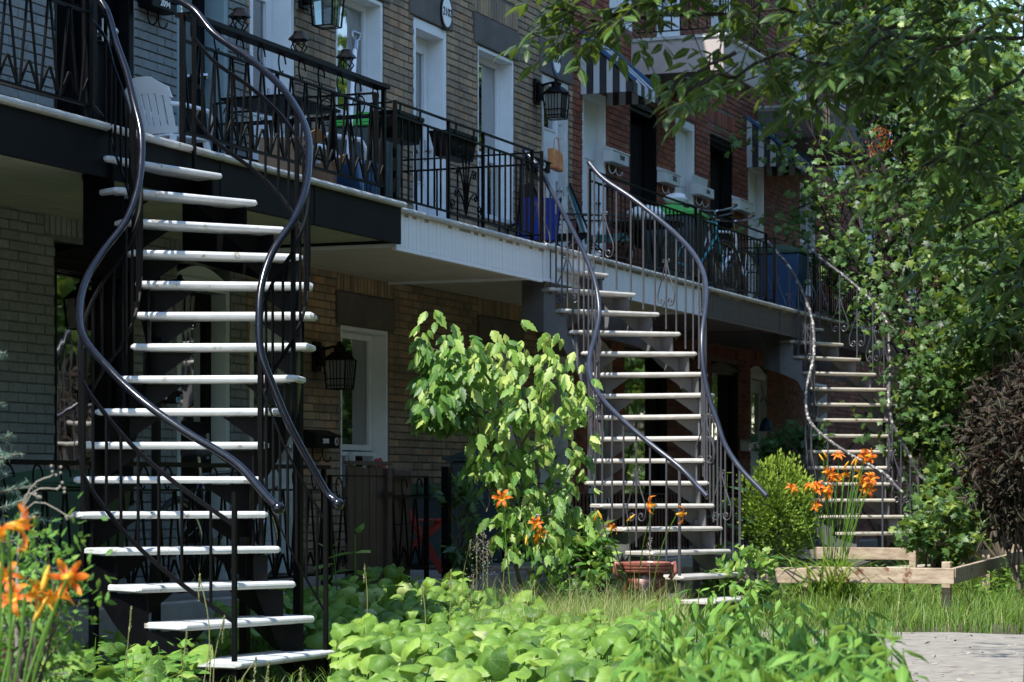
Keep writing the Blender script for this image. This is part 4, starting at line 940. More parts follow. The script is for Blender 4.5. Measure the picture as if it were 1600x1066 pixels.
# black barbecue
p = on_bal(1012, 330, .35, 3.19); t = thing('barbecue_grill', 'black kettle barbecue against the red wall', 'barbecue', p)
MB().lathe((0, 0, .75), [(.05, -.2), (.2, -.15), (.29, 0), (.3, .02)], 18).build('bowl', 'black_paint', t, local=True, smooth=True)
MB().lathe((0, 0, .775), [(.3, 0), (.28, .09), (.18, .19), (.03, .23)], 18).build('lid', 'black_paint', t, local=True, smooth=True)
for k in range(3): a = k * 2.1 + .4; MB().tube([(.18 * math.cos(a), .18 * math.sin(a), .6), (.33 * math.cos(a), .33 * math.sin(a), 0)], .013, 6).build('leg', 'steel', t, local=True)
MB().tube([(-.05, 0, 1.0), (-.05, 0, 1.05), (.05, 0, 1.05), (.05, 0, 1.0)], .01, 6).build('lid_handle', 'steel', t, local=True)
def bicycle(loc, rz, lean, fm, label):
    t = thing('bicycle', label, 'bicycle', loc, 'bicycles', rz); R = .33; WB = 1.02; K = lambda x, z, y=0: Vector((x, y + z * lean, z))
    hub0, hub1 = K(0, R), K(WB, R); bb = K(.42, .28); st = K(.30, .80); hd = K(.84, .83); hd2 = K(.87, .70)
    f = MB()
    for a, b, r in ((bb, st, .016), (st, hd, .016), (bb, hd2, .018), (hd, hd2, .02), (bb, hub0, .011), (st, hub0, .009)): f.tube([a, b], r, 7)
    fr = f.build('frame', fm, t, local=True, smooth=True)
    MB().tube([hd2, K(.93, .5), hub1], .012, 6).build('fork', fm, t, local=True)
    for h in (hub0, hub1):
        m = MB(); m.tube([h + Vector(((R - .02) * math.cos(a), (R - .02) * math.sin(a) * lean, (R - .02) * math.sin(a))) for a in [k * math.tau / 28 for k in range(29)]], .02, 6, False); wh = m.build('wheel', 'rubber', t, local=True)
        m = MB(); m.tube([h + Vector(((R - .045) * math.cos(a), (R - .045) * math.sin(a) * lean, (R - .045) * math.sin(a))) for a in [k * math.tau / 28 for k in range(29)]], .009, 5, False); m.build('rim', 'chrome', wh, local=True)
        m = MB()
        for k in range(14): a = k * math.tau / 14; m.tube([h, h + Vector(((R - .05) * math.cos(a), (R - .05) * math.sin(a) * lean, (R - .05) * math.sin(a)))], .0022, 3)
        m.build('spokes', 'chrome', wh, local=True)
    MB().tube([st, K(.285, .93)], .012, 6).build('seat_post', 'chrome', t, local=True)
    MB().poly([K(.16, .93, -.075), K(.2, .93, -.08), K(.44, .93, -.02), K(.44, .93, .02), K(.2, .93, .08), K(.16, .93, .075)], (0, 0, .05)).build('saddle', 'ink', t, local=True, bevel=.015)
    MB().tube([hd, K(.83, .95), K(.88, .97)], .013, 6).tube([K(.80, 1.0, -.30), K(.88, .99, -.22), K(.89, .97, -.06), K(.89, .97, .06), K(.88, .99, .22), K(.80, 1.0, .30)], .012, 7).build('handlebar', 'chrome', t, local=True)
    for s in (-1, 1): MB().tube([K(.80, 1.0, s * .30), K(.72, 1.0, s * .31)], .017, 8).build('grip', 'ink', t, local=True)
    MB().lathe(bb + Vector((0, -.03, 0)), [(.01, 0), (.09, 0), (.09, .006), (.01, .006)], 18, 'y').tube([bb + Vector((0, -.04, 0)), bb + Vector((.1, -.05, -.13))], .009, 5).tube([bb + Vector((0, .04, 0)), bb + Vector((-.1, .05, .13))], .009, 5).box(bb.x + .06, bb.x + .16, bb.y - .13, bb.y - .06, .135, .155).build('crankset', 'steel', t, local=True)
    return t
q0 = on_bal(1100, 430, 1.12, 3.185)
bicycle((q0[0] - .45, -.95, 3.185), -.26, .03, 'bike_teal', 'teal bicycle parked against the balcony railing')
bicycle((q0[0] + .62, -.85, 3.185), -.28, .05, 'plastic_white', 'white bicycle parked between the teal one and the stair head')
bicycle((q0[0] + .1, -.8, 3.185), -.2, .04, 'bike_dark', 'dark bicycle parked behind the teal one')
q0 = on_bal(330, 800, .8, .36); bicycle((q0[0] - .5, -.85, .36), -.05, .05, 'bike_dark', 'dark bicycle on the grey ground floor porch behind the stairs')

# ================================================================ GROUND FLOOR PORCHES
t = thing('porch_railing', 'black zigzag porch railing in front of the grey ground floor window', 'railing', (-5.5, -1.36, .36), 'porch railings')
zig_rail(t, (-8.2, -1.36), (-1.4, -1.36), .36, h=.86)
t = thing('porch_railing', 'black bar railing on the porch between the stairs and the wooden gate', 'railing', (-.4, -1.36, .36), 'porch railings')
zig_rail(t, (-1.3, -1.36), (.42, -1.36), .36, h=.80, board=False)
def at_porch(px, py, n, z=.36): p = atY(px, py, -n); return Vector((p.x, -n, z))
g0, g1 = at_porch(541, 800, 1.36), at_porch(607, 800, 1.36)
t = thing('wooden_gate', 'dark brown plank gate under the ground floor window', 'gate', ((g0.x + g1.x) / 2, -1.36, .36))
k = 6
for i in range(k):
    a, b = g0.x + (g1.x - g0.x) * i / k, g0.x + (g1.x - g0.x) * (i + 1) / k
    MB().box(a, b - .012, -1.375 - .002 * (i % 2), -1.35, .37, 1.24 - .01 * (i % 3)).build('plank', 'dark_wood', t)
for q_ in ((-1.348, -1.32, .5, .58), (-1.348, -1.32, 1.0, 1.08), (-1.39, -1.34, 1.242, 1.27)): MB().box(g0.x, g1.x, *q_).build('rail', 'dark_wood', t)
MB().box(g1.x - .09, g1.x - .02, -1.4, -1.381, .38, 1.22).build('stile', 'dark_wood', t); MB().box(g1.x - .2, g1.x - .03, -1.408, -1.402, 1.0, 1.04).build('hinge', 'black_iron', t)
c0, c1 = at_porch(610, 800, 1.3), at_porch(634, 800, 1.3)
for i in range(4):
    tag(MB().box(c0.x, c1.x + .02 * (i % 2), -1.34, -1.06, .362 + i * .215, .362 + i * .215 + .209).build('wooden_box', 'dark_wood', bevel=.01), ['lowest', 'second lowest', 'third', 'topmost'][i] + ' dark wooden box in the stack beside the plank gate', 'box', 'stacked dark boxes by the gate')
c = at_porch(652, 870, .95); t = thing('folding_chair', 'red slatted folding chair leaning by the brown wall', 'chair', c, None, .5)
for i in range(3): MB().box(-.2, .2, .2 + i * .035, .22 + i * .035, .62 + i * .11, .70 + i * .11).build('back_slat', 'red_paint', t, local=True, bevel=.005)
for i in range(5): MB().box(-.21, .21, -.2 + i * .08, -.135 + i * .08, .44, .46).build('seat_slat', 'red_paint', t, local=True, bevel=.004)
for s in (-1, 1):
    MB().bar((s * .22, .33, .95), (s * .22, -.22, .0), .025, .035).build('leg', 'red_paint', t, local=True); MB().bar((s * .19, -.2, .44), (s * .19, .3, .0), .025, .035).build('leg', 'red_paint', t, local=True)
bin_(at_porch(668, 850, .45), 0, 'plastic_dark', 'plastic_dkgreen', 'dark bin with green lid behind the red folding chair', .9, .72)
bin_(at_porch(770, 800, .75), .1, 'plastic_dark', 'plastic_dark', 'tall dark bin behind the box elder bush', 1.05, 1.05)
bin_(at_porch(105, 830, .9), 0, 'plastic_dkgreen', 'plastic_dkgreen', 'dark green bin behind the zigzag porch railing', 1.0, .8)
t = thing('iron_fence', 'low black bar fence beneath the box elder bush', 'fence', (3.4, -1.36, .36), 'porch railings')
bars_rail(t, (2.05, -1.36), (7.2, -1.36), .36, h=.75, gap=.1)
t = thing('iron_fence', 'low black bar fence behind the middle stairs', 'fence', (9.5, -1.36, .36), 'porch railings')
bars_rail(t, (7.5, -1.36), (13.5, -1.36), .36, h=.75, gap=.12)
# ================================================================ FRONT YARD
X_, Y_ = .75, -3.35; c = atX(1008, 880, .75)
t = thing('garden_urn', 'large reddish brown clay urn at the foot of the middle stairs', 'urn', (c.x, c.y, 0))
MB().lathe((c.x, c.y, 0), [(.13, 0), (.15, .02), (.17, .12), (.175, .25), (.155, .38), (.14, c.z - .1), (.15, c.z - .07)], 24).build('body', 'pot_clay', t, smooth=True)
MB().lathe((c.x, c.y, c.z - .075), [(.15, 0), (.185, .008), (.19, .02), (.18, .027), (.192, .034), (.196, .048), (.186, .055), (.198, .062), (.2, .08), (.185, .085), (.17, .06)], 28).build('rim', 'pot_rim', t)
for s in (-1, 1):
    d = Vector((rx, ry, 0)) * s
    MB().tube([c + d * .17 + Vector((0, 0, -.03)), c + d * .225 + Vector((0, 0, .0)), c + d * .235 + Vector((0, 0, -.06)), c + d * .19 + Vector((0, 0, -.12))], .02, 8).build('handle', 'pot_rim', t, smooth=True)
MB().lathe((c.x, c.y, c.z - .06), [(.165, 0), (.16, .02), (.02, .035)], 20).build('soil', 'soil', t)
def board(t, a, b, h, th=.04, nm='board'):
    a, b = Vector(a), Vector(b); d = (b - a); d.z = 0; n_ = Vector((-d.y, d.x, 0)).normalized() * th
    MB().obox(a, b - a, n_, (0, 0, h)).build(nm, 'board', t, bevel=.006)
BX = 3.45; cor = atX(1492, 913, BX); zb_, ht = cor.z, atX(1492, 888, BX).z - cor.z
t = thing('raised_bed', 'weathered board frame of a garden bed at the grassy corner of the lot', 'garden bed', (BX, cor.y, 0))
L1 = atX(1262, 906, BX); L2 = atX(1040, 906, BX)
board(t, (BX, cor.y, zb_), (BX, L1.y, zb_ - .0), ht); board(t, (BX + .02, L1.y + .004, zb_ - .012), (BX + .02, L2.y + .3, zb_ - .012), ht)
far = atD(1583, 870, 29.0); e2 = Vector((BX + 6.2, cor.y + .45, zb_)); mid = Vector((BX, cor.y, zb_)).lerp(e2, .55)
board(t, (BX + .044, cor.y, zb_), mid - Vector((.004, 0, 0)), ht); board(t, mid, e2, ht)
board(t, (e2.x + .06, e2.y - .9, zb_), (e2.x + .02, e2.y + 1.2, zb_), ht); board(t, (e2.x + .02, e2.y + 1.204, zb_ + .01), (e2.x, -1.75, zb_ + .01), ht)
for x, y, h in ((BX + .1, cor.y + .06, zb_ + ht + .05), (mid.x, mid.y + .09, zb_ + ht + .02), (e2.x - .06, e2.y + .08, zb_ + ht + .06), (e2.x - .1, e2.y + 1.2, zb_ + ht + .06), (BX + .12, L1.y, zb_ + ht - .02), (BX + .12, L2.y + .4, zb_ + ht + .05)):
    MB().obox((x, y, -.05), (.075, 0, 0), (0, .075, 0), (.005, 0, h + .05)).build('post', 'board', t, bevel=.006)
a, b = atX(738, 884, 2.0), atX(925, 888, 1.6); t = thing('edging_plank', 'old reddish plank edging the flower bed behind the broad leaves', 'plank', (a.x, a.y, 0))
MB().bar((a.x, a.y, a.z - .02), (b.x, b.y, b.z - .01), .12, .035).build('plank', 'board', t, bevel=.006)
for p in (a, a.lerp(b, .5), b): MB().bar((p.x, p.y, -.03), (p.x, p.y, p.z - .035), .05).build('stake', 'board', t)
# city planter sign at the left edge
c = atD(6, 975, 9.5); t = thing('planter_sign', 'dark red post with a white lettered strip among the lilies', 'sign', (c.x, c.y, 0))
r_ = Vector((rx, ry, 0)); f_ = Vector((fx, fy, 0)); MB().obox(c - r_ * .12 + f_ * .0 + Vector((0, 0, .045 - c.z - .05 + .0)), r_ * .14, f_ * .05, (0, 0, c.z + .03)).build('post', 'pot_clay', t)
MB().obox(c - r_ * .125 - f_ * .004 + Vector((0, 0, -.05)), r_ * .15, f_ * .003, (0, 0, .085)).build('panel', 'ink', t)
MB().obox(c - r_ * .125 - f_ * .006 + Vector((0, 0, -.012)), r_ * .15, f_ * .0015, (0, 0, .012)).build('strip', 'old_white', t)
text_part('Montréal', .03, 'letter_white', t, c - f_ * .009 + r_ * -.04 + Vector((0, 0, .018)), r_, (0, 0, 1), 'lettering', .001)
# ================================================================ PLANTS
def unit(a): return a / np.maximum(np.linalg.norm(a, axis=-1, keepdims=True), 1e-9)
def frames(d, nrm):
    d = unit(d); x = unit(np.cross(d, nrm)); z = np.cross(x, d); return np.stack([x, d, z], -1)
def cloud(T, P, R, S, tint, name, mt, parent, local=False, sx=None):
    """one mesh of many small leaves: template T at points P with frames R and sizes S"""
    V, Fc = T; V = np.asarray(V, float); n, k = len(P), len(V)
    W = np.repeat(V[None], n, 0) * np.asarray(S)[:, None, None]
    if sx is not None: W[:, :, 0] *= np.asarray(sx)[:, None]
    W = np.einsum('nij,nkj->nki', R, W) + np.asarray(P)[:, None, :]
    if parent and not local: W -= np.array(wloc(parent))
    lens = np.array([len(f) for f in Fc]); flat = np.concatenate([np.array(f) for f in Fc])
    loops = (flat[None] + (np.arange(n) * k)[:, None]).ravel(); ll = np.tile(lens, n)
    me = bpy.data.meshes.new(name); me.vertices.add(n * k); me.vertices.foreach_set('co', W.ravel().astype(np.float32))
    me.loops.add(len(loops)); me.loops.foreach_set('vertex_index', loops.astype(np.int32))
    me.polygons.add(len(ll)); me.polygons.foreach_set('loop_start', np.concatenate([[0], np.cumsum(ll)[:-1]]).astype(np.int32))
    a = me.attributes.new('tint', 'FLOAT', 'POINT'); a.data.foreach_set('value', np.repeat(np.asarray(tint, np.float32), k))
    lo = me.attributes.new('loc', 'FLOAT_VECTOR', 'POINT'); lo.data.foreach_set('vector', np.tile(V.astype(np.float32).ravel(), n)); me.update(calc_edges=True); me.validate()
    return link(name, me, mt, parent)
def ovate(w=.26, droop=.12, fold=.05):
    L_ = [(0, 0, 0), (0, .33, .03), (0, .66, .0), (0, 1, -droop), (-w, .3, -fold + .03), (-w * .8, .63, -fold), (w, .3, -fold + .03), (w * .8, .63, -fold)]
    return L_, [(0, 1, 4), (1, 2, 5, 4), (2, 3, 5), (0, 6, 1), (1, 6, 7, 2), (2, 7, 3)]
def toothed(w=.24, droop=.15, fold=.06):
    sd = [(.55, .12), (1, .30), (.72, .38), (.95, .52), (.6, .60), (.62, .72), (.25, .84)]; mid = [(0, 0), (0, .3), (0, .55), (0, .8), (0, 1)]
    z = lambda x, y: -droop * y * y - fold * abs(x) / w
    V = [(x, y, z(0, y)) for x, y in mid] + [(-w * a, y, z(w * a, y)) for a, y in sd] + [(w * a, y, z(w * a, y)) for a, y in sd]
    Fc = [(0, 1, 5), (1, 6, 5), (1, 7, 6), (1, 2, 7), (2, 8, 7), (2, 9, 8), (2, 3, 9), (3, 10, 9), (3, 11, 10), (3, 4, 11)]
    return V, Fc + [tuple(reversed([i + 7 if i > 4 else i for i in f])) for f in Fc]
def maple_t():
    o = [(0, 0), (.16, .1), (.48, .05), (.36, .28), (.62, .52), (.3, .52), (.2, .72), (0, 1), (-.2, .72), (-.3, .52), (-.62, .52), (-.36, .28), (-.48, .05), (-.16, .1)]
    V = [(0, .36, .05)] + [(x, y, -.10 * (x * x + (y - .36) ** 2) * 2) for x, y in o]; n = len(o)
    return V, [(0, i + 1, (i + 1) % n + 1) for i in range(n)]
def round_leaf(seed, n=16):
    """big kidney-shaped leaf, drooping scalloped rim; unit radius, stalk joins at the notch"""
    r = random.Random(seed); V = [(0, 0, .0)]; Fc = []; ph = r.random() * 6; dr = r.uniform(.2, .75); fl = r.uniform(-.45, .45)
    for q in (.5, .8, 1.0):
        for k in range(n):
            a = -math.pi / 2 + math.tau * (k + .5) / n; notch = .45 * math.exp(-((k + .5 if k < n / 2 else n - k - .5) / 1.1) ** 2)
            rad = q * (1 - notch) * (1 + (.05 * (-1) ** k if q > .9 else 0) + .05 * math.sin(3 * a + ph))
            x, y = rad * math.cos(a) * 1.08, rad * math.sin(a)
            V.append((x, y, -dr * q ** 2.3 * (1 + .3 * math.sin(2 * a + ph)) + .035 * (-1) ** k * q * q + fl * x * y + .12 * math.sin(4 * a + ph * 2) * q * q))
    for k in range(n):
        j = (k + 1) % n
        if k == n - 1: pass
        Fc.append((0, 1 + k, 1 + j))
        for q in range(2): Fc.append((1 + q * n + k, 1 + (q + 1) * n + k, 1 + (q + 1) * n + j, 1 + q * n + j))
    return V, Fc
BLADE = ([(-.5, 0, 0), (.5, 0, 0), (-.42, .4, .1), (.42, .4, .1), (-.28, .75, .05), (.28, .75, .05), (0, 1, -.15)], [(0, 1, 3, 2), (2, 3, 5, 4), (4, 5, 6)])
OV, OVN, MAP, NEED = ovate(), ovate(.2, .22, .06), maple_t(), ([(-.04, 0, 0), (.04, 0, 0), (0, 1, 0)], [(0, 1, 2)])
def rdir(n, up=0.): 
    v = rng.normal(size=(n, 3)); v[:, 2] += up; return unit(v)
def blades(n, P, hgt, wid, lean, name, mt, parent, tint=None, arch=.5):
    """curved grass blades standing on P, four segments each"""
    az = rng.uniform(0, math.tau, n); h = hgt * rng.uniform(.55, 1.15, n); ln = lean * rng.uniform(.2, 1.2, n) * h
    d = np.stack([np.cos(az), np.sin(az), 0 * az], 1); s = np.stack([-np.sin(az), np.cos(az), 0 * az], 1) * (wid * rng.uniform(.6, 1.3, n))[:, None]
    V = []; ts = [0, .3, .6, .85, 1.]
    for t in ts:
        c = P + d * (ln * t ** 2)[:, None] + np.array([0, 0, 1.])[None] * (h * (t - arch * .45 * t ** 3))[:, None]
        w_ = (1 - t ** 1.6) + .03; V += [c - s * w_, c + s * w_]
    W = np.stack(V, 1); k = len(ts) * 2
    if parent: W = W - np.array(wloc(parent))
    q = np.array([[2 * i, 2 * i + 1, 2 * i + 3, 2 * i + 2] for i in range(len(ts) - 1)]); F_ = (q[None] + (np.arange(n) * k)[:, None, None]).reshape(-1, 4)
    me = bpy.data.meshes.new(name); me.vertices.add(n * k); me.vertices.foreach_set('co', W.ravel().astype(np.float32))
    me.loops.add(F_.size); me.loops.foreach_set('vertex_index', F_.ravel().astype(np.int32)); me.polygons.add(len(F_)); me.polygons.foreach_set('loop_start', (np.arange(len(F_)) * 4).astype(np.int32))
    a = me.attributes.new('tint', 'FLOAT', 'POINT'); a.data.foreach_set('value', np.repeat((rng.random(n) if tint is None else tint).astype(np.float32), k)); me.update(calc_edges=True)
    return link(name, me, mt, parent)
def limb(m, a, b, r0, r1, n=5, wob=.04):
    a, b = Vector(a), Vector(b); pts = [a.lerp(b, k / n) + Vector(rng.normal(size=3) * wob * (b - a).length * (0 if k in (0, n) else 1)) for k in range(n + 1)]
    m.tube(pts, [r0 + (r1 - r0) * k / n for k in range(n + 1)], 7); return pts
def clumps(n, c, r, kc, spread, surf=.55):
    """n leaf points in kc clumps spread through an ellipsoid"""
    q = rdir(kc) * (surf + (1 - surf) * rng.random((kc, 1))) * np.array(r) + np.array(c)
    i = rng.integers(0, kc, n); P = q[i] + rng.normal(size=(n, 3)) * spread * np.array(r).min(); return P, q
def shrub(name, label, cat, base, c, r, n, mt, T, size, kc=40, spread=.22, stem='twig', group=None, out=.6, up=.5, sz=(.6, 1.3), stems=6, rad=.012, surf=.5, tintc=None):
    t = thing(name, label, cat, base, group); P, q = clumps(n, c, r, kc, spread, surf)
    P[:, 2] = np.maximum(P[:, 2], .04)
    d = unit(unit(P - np.array(c)) * out + rng.normal(size=(n, 3)) * .7 + np.array([0, 0, -.1])); nr = unit(rng.normal(size=(n, 3)) * .6 + np.array([-.35, 0, up + .6]))
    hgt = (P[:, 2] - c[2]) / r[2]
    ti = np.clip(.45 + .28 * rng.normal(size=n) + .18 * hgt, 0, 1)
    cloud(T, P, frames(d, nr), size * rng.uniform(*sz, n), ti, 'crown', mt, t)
    m = MB(); b = Vector(base)
    for k in range(stems):
        e = Vector(q[k % kc]); limb(m, b + Vector(rng.normal(size=3) * .02).xy.to_3d(), e, rad, rad * .3)
    for k in range(stems, min(kc, stems * 5)): limb(m, b.lerp(Vector(q[k % stems]), rng.uniform(.4, .9)), Vector(q[k]), rad * .4, rad * .15, 3)
    m.build('stems', stem, t); return t

# ---------------------------------------------------------------- broad-leaved ground cover: 300 leaves one by one, the rest joined
gc = thing('butterbur_patch', 'patch of broad scalloped light green leaves spreading right of the nearest stairs', 'ground cover', (-2, -3, 0))
LV = []
for k in range(10):
    V, Fc = round_leaf(k); me = bpy.data.meshes.new('leaf'); me.from_pydata(V, [], Fc); lo = me.attributes.new('loc', 'FLOAT_VECTOR', 'POINT'); lo.data.foreach_set('vector', [c for v in V for c in v]); me.polygons.foreach_set('use_smooth', [True] * len(Fc)); a = me.attributes.new('tint', 'FLOAT', 'POINT')
    tv = .1 + .085 * k; a.data.foreach_set('value', [min(1, max(0, tv + .10 * (v[0] ** 2 + v[1] ** 2) - .06 + random.Random(j).uniform(-.05, .05))) for j, v in enumerate(V)]); me.materials.append(M['leaf_butterbur']); LV.append(me)
cand = []
while len(cand) < 1500:
    px, t_ = rng.uniform(330, 1085), 9.7 + 7.9 * rng.random() ** .75
    h = rng.uniform(.12, .36) if t_ < 13.5 else rng.uniform(.2, .3 + .05 * (t_ - 13.5)); p = atD(px, 761, t_); py = pj(p.x, p.y, h)[1]
    if p.y > -1.52 or p.x > 2.6 or py > 1110 or (px < 525 and p.x < -4.5): continue
    if px > 1000 + (py - 930) * .7 or (t_ > 14.6 and px > 840) or (t_ > 15.8 and px > 740): continue
    cand.append((p.x, p.y, h, px))
cand.sort(key=lambda e: e[0])
stalk = MB(); off = wloc(gc); rest = []
for i, (x, y, z, px) in enumerate(cand):
    s = rng.uniform(.034, .078); tilt = rng.normal(.42, .42); az = rng.normal(0, .5)
    # leaves lean towards the light
    nrm = Vector((-math.sin(tilt) * math.cos(az), -math.sin(tilt) * math.sin(az), math.cos(tilt))); dirv = Vector((rng.normal() - .6, rng.normal(), -.3)); xx = dirv.cross(nrm).normalized(); dd = nrm.cross(xx)
    Rm = Matrix((xx, dd, nrm)).transposed()
    stalk.col = .5; stalk.tube([(x, y, z - .004), (x + rng.normal() * .05, y + rng.normal() * .05, 0)], .004, 4, False)
    if i < 300:
        o = bpy.data.objects.new('leaf', LV[int(rng.integers(10))]); COL.objects.link(o); o.parent = gc; o.location = Vector((x, y, z)) - off; o.rotation_euler = Rm.to_euler(); o.scale = (s, s, s)
    else: rest.append((x, y, z, np.array(Rm), s))
for k in range(4):
    rs = rest[k::4]; o = cloud(round_leaf(20 + k), np.array([r[:3] for r in rs]), np.stack([r[3] for r in rs]), np.array([r[4] for r in rs]), np.clip(rng.normal(.5, .22, len(rs)), 0, 1), 'leaf_layer', 'leaf_butterbur', gc); tag(o, kind='stuff')
    o.data.polygons.foreach_set('use_smooth', [True] * len(o.data.polygons))
tag(stalk.build('stalks', 'lily_leaf', gc, fix=False), kind='stuff')
# darker broad leaves and weeds at the foot of the nearest stairs
gl = thing('butterbur_patch', 'broad leaves and weeds half shaded at the left foot of the nearest stairs', 'ground cover', (-6, -2.4, 0))
m2 = []
for i in range(170):
    px, py = rng.uniform(-60, 300), rng.uniform(960, 1110); z = rng.uniform(.12, .3); p = atZ(px, py, z)
    s = rng.uniform(.05, .11); tilt = rng.normal(.4, .4); az = rng.normal(0, .6)
    nrm = Vector((-math.sin(tilt) * math.cos(az), -math.sin(tilt) * math.sin(az), math.cos(tilt))); dirv = Vector((rng.normal() - .6, rng.normal(), -.3)); xx = dirv.cross(nrm).normalized(); dd = nrm.cross(xx)
    o = bpy.data.objects.new('leaf', LV[int(rng.integers(10))]); COL.objects.link(o); o.parent = gl; o.location = p - wloc(gl); o.rotation_euler = Matrix((xx, dd, nrm)).transposed().to_euler(); o.scale = (s, s, s)
# ---------------------------------------------------------------- upright leafy plants (drooping pointed leaves), five kinds of stem copied
def weed(h, n, ll, mt, T, seed, droop=.5, wsp=.03):
    """stem at the origin; leaves in opposite pairs, largest half way up, drooping"""
    P, D, N_, S = [], [], [], []; r = np.random.default_rng(seed); ph = r.uniform(0, 6)
    for i in range(n):
        f = .18 + .82 * (i + 1) / n; a0 = ph + i * 1.9
        for s in (0, 1):
            a = a0 + s * math.pi + r.normal() * .3; dv = np.array([math.cos(a), math.sin(a), -droop + .75 * (f > .93) + r.normal() * .22])
            P.append(np.array([0.02 * math.sin(f * 3 + ph), .02 * math.cos(f * 2), f * h]) + dv * .01); D.append(dv); N_.append(np.array([-.2 - dv[0] * dv[2], -dv[1] * dv[2], 1.]) + r.normal(size=3) * .2)
            S.append(ll * (.55 + .75 * math.sin(min(f * 1.15, 1) * 2.4)) * r.uniform(.75, 1.2) * (.6 if f > .96 else 1))
    return np.array(P), np.array(D), np.array(N_), np.array(S)
def weed_proto(name, label, cat, group, h, n, ll, mt, T, seed, droop=.5):
    t = thing(name, label, cat, (0, 0, 0), group); P, D, N_, S = weed(h, n, ll, mt, T, seed, droop)
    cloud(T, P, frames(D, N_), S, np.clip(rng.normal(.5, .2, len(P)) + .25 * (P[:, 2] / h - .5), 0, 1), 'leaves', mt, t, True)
    MB().tube([(0, 0, -.02), (.02 * math.sin(1.5), .015, h * .5), (.0, .01, h)], [.006, .005, .002], 5).build('stem', 'lily_leaf', t, local=True); return t
def scatter(protos, spots, labels=None):
    for i, (x, y, z, s) in enumerate(spots):
        pr = protos[i % len(protos)]; o = pr if i < len(protos) else copy_tree(pr)
        o.location = (x, y, z); o.scale = (s, s, s); o.rotation_euler.z = rng.uniform(0, 6.28)
art = [weed_proto('sunchoke_plant', 'upright leafy plant with drooping pointed leaves in the thicket beside the path', 'plant', 'leafy plants in the thicket beside the path', .62, 10, .13, 'leaf_artichoke', ovate(.17, .22, .06), k, 1.05) for k in range(6)]
spots = []
while len(spots) < 120:
    px, py = rng.uniform(1005, 1445), rng.uniform(900, 1090)
    edge = 1005 + max(0, 925 - py) * 1.0
    right = 1255 + (py - 905) * 1.75 if py < 1000 else 1425
    if px > min(right, 1435) or px < 1010 + (py - 905) * .0 - 20 or py < 935 - (60 if 1080 < px < 1240 else 0) * rng.random(): continue
    hz = rng.uniform(.48, .68); p = atZ(px, py, hz * .97)
    if p.x > 3.0 or p.y > -2.4: continue
    spots.append((p.x, p.y, 0, hz / .62))
scatter(art, spots)
# weeds: under the stairs, around the bushes, at the fence
wd = [weed_proto('garden_weed', 'small bright green leafy weed in the grass or beside the stairs', 'plant', 'small leafy weeds', .34, 7, .085, 'leaf_artichoke', OV, 30 + k, .1) for k in range(4)]
spots = []
for (a, b, c_, d, n_, z) in ((150, 300, 975, 1080, 26, .3), (-30, 150, 1000, 1080, 14, .25), (1120, 1200, 850, 890, 10, .3), (1240, 1330, 860, 900, 8, .3), (880, 940, 780, 850, 8, .5)):
    for _ in range(n_):
        px, py = rng.uniform(a, b), rng.uniform(c_, d); p = atZ(px, py, z) if py > 900 else atX(px, py, 3.9 if px > 1000 else 1.4); s = max(p.z, .15) / .34; spots.append((p.x, p.y, 0, min(s, 2.2)))
for _ in range(26): spots.append((rng.uniform(3.7, 9), rng.uniform(-5.3, -3.9), 0, rng.uniform(.6, 1.1)))
scatter(wd, spots)
# small plants growing by the gate and at the fence
sp = [weed_proto('garden_weed', 'leafy shoots growing in front of the dark plank gate', 'plant', 'leafy shoots by the gate', .5, 5, .12, 'leaf_elder', OV, 60 + k, .0) for k in range(2)]
scatter(sp, [(atY(558, 885, -1.7).x, -1.7, 0.0, 1.5), (atY(520, 880, -1.65).x, -1.65, 0.0, 1.3)])
# milkweed-like plant beside the middle stairs
ml = [weed_proto('milkweed_plant', 'dark broad leaved plant between the middle stairs and the round cedar', 'plant', None, 1.15, 8, .2, 'leaf_vine', OV, 77, .15)]
p = atX(1137, 770, 4.6); scatter(ml, [(p.x, p.y, 0, 1.05)])
# ---------------------------------------------------------------- box elder bush
bx = thing('box_elder', 'bushy young box elder with bright hanging leaflets in front of the brown wall', 'bush', (.9, -2.0, 0))
c0 = atD(812, 700, 17.4); cl = atD(690, 590, 17.6); top = atD(800, 560, 17.4)
LP, LD, LN, LS, LT = [], [], [], [], []; stem = MB(); base = Vector((c0.x - .03, c0.y, 0))
sk = [(805, 860, 812, 700), (812, 700, 770, 560), (812, 700, 870, 570), (800, 740, 700, 560), (700, 560, 655, 530), (700, 560, 665, 620), (812, 720, 900, 640), (805, 760, 735, 650), (815, 800, 905, 720), (800, 790, 745, 730), (808, 820, 890, 800), (740, 640, 690, 640), (812, 640, 820, 545), (860, 600, 915, 610), (790, 700, 760, 800), (812, 820, 850, 850), (770, 600, 735, 545), (700, 600, 660, 650)]
tips = []
for i, (a, b, c_, d) in enumerate(sk):
    z0, z1 = 17.4 + rng.normal() * .05, 17.4 + rng.normal() * .28; A, B_ = atD(a, b, z0), atD(c_, d, z1)
    if i == 0: A = Vector((A.x, A.y, -.05))
    pts = limb(stem, A, B_, .022 if i == 0 else .011, .004, 5, .05); tips += (pts[2:] if i else pts[4:]) * (2 if i in (3, 4, 5, 11, 17) else 1)
stem.build('trunk', 'twig', bx)
rs = np.array([tuple(p) for p in tips])
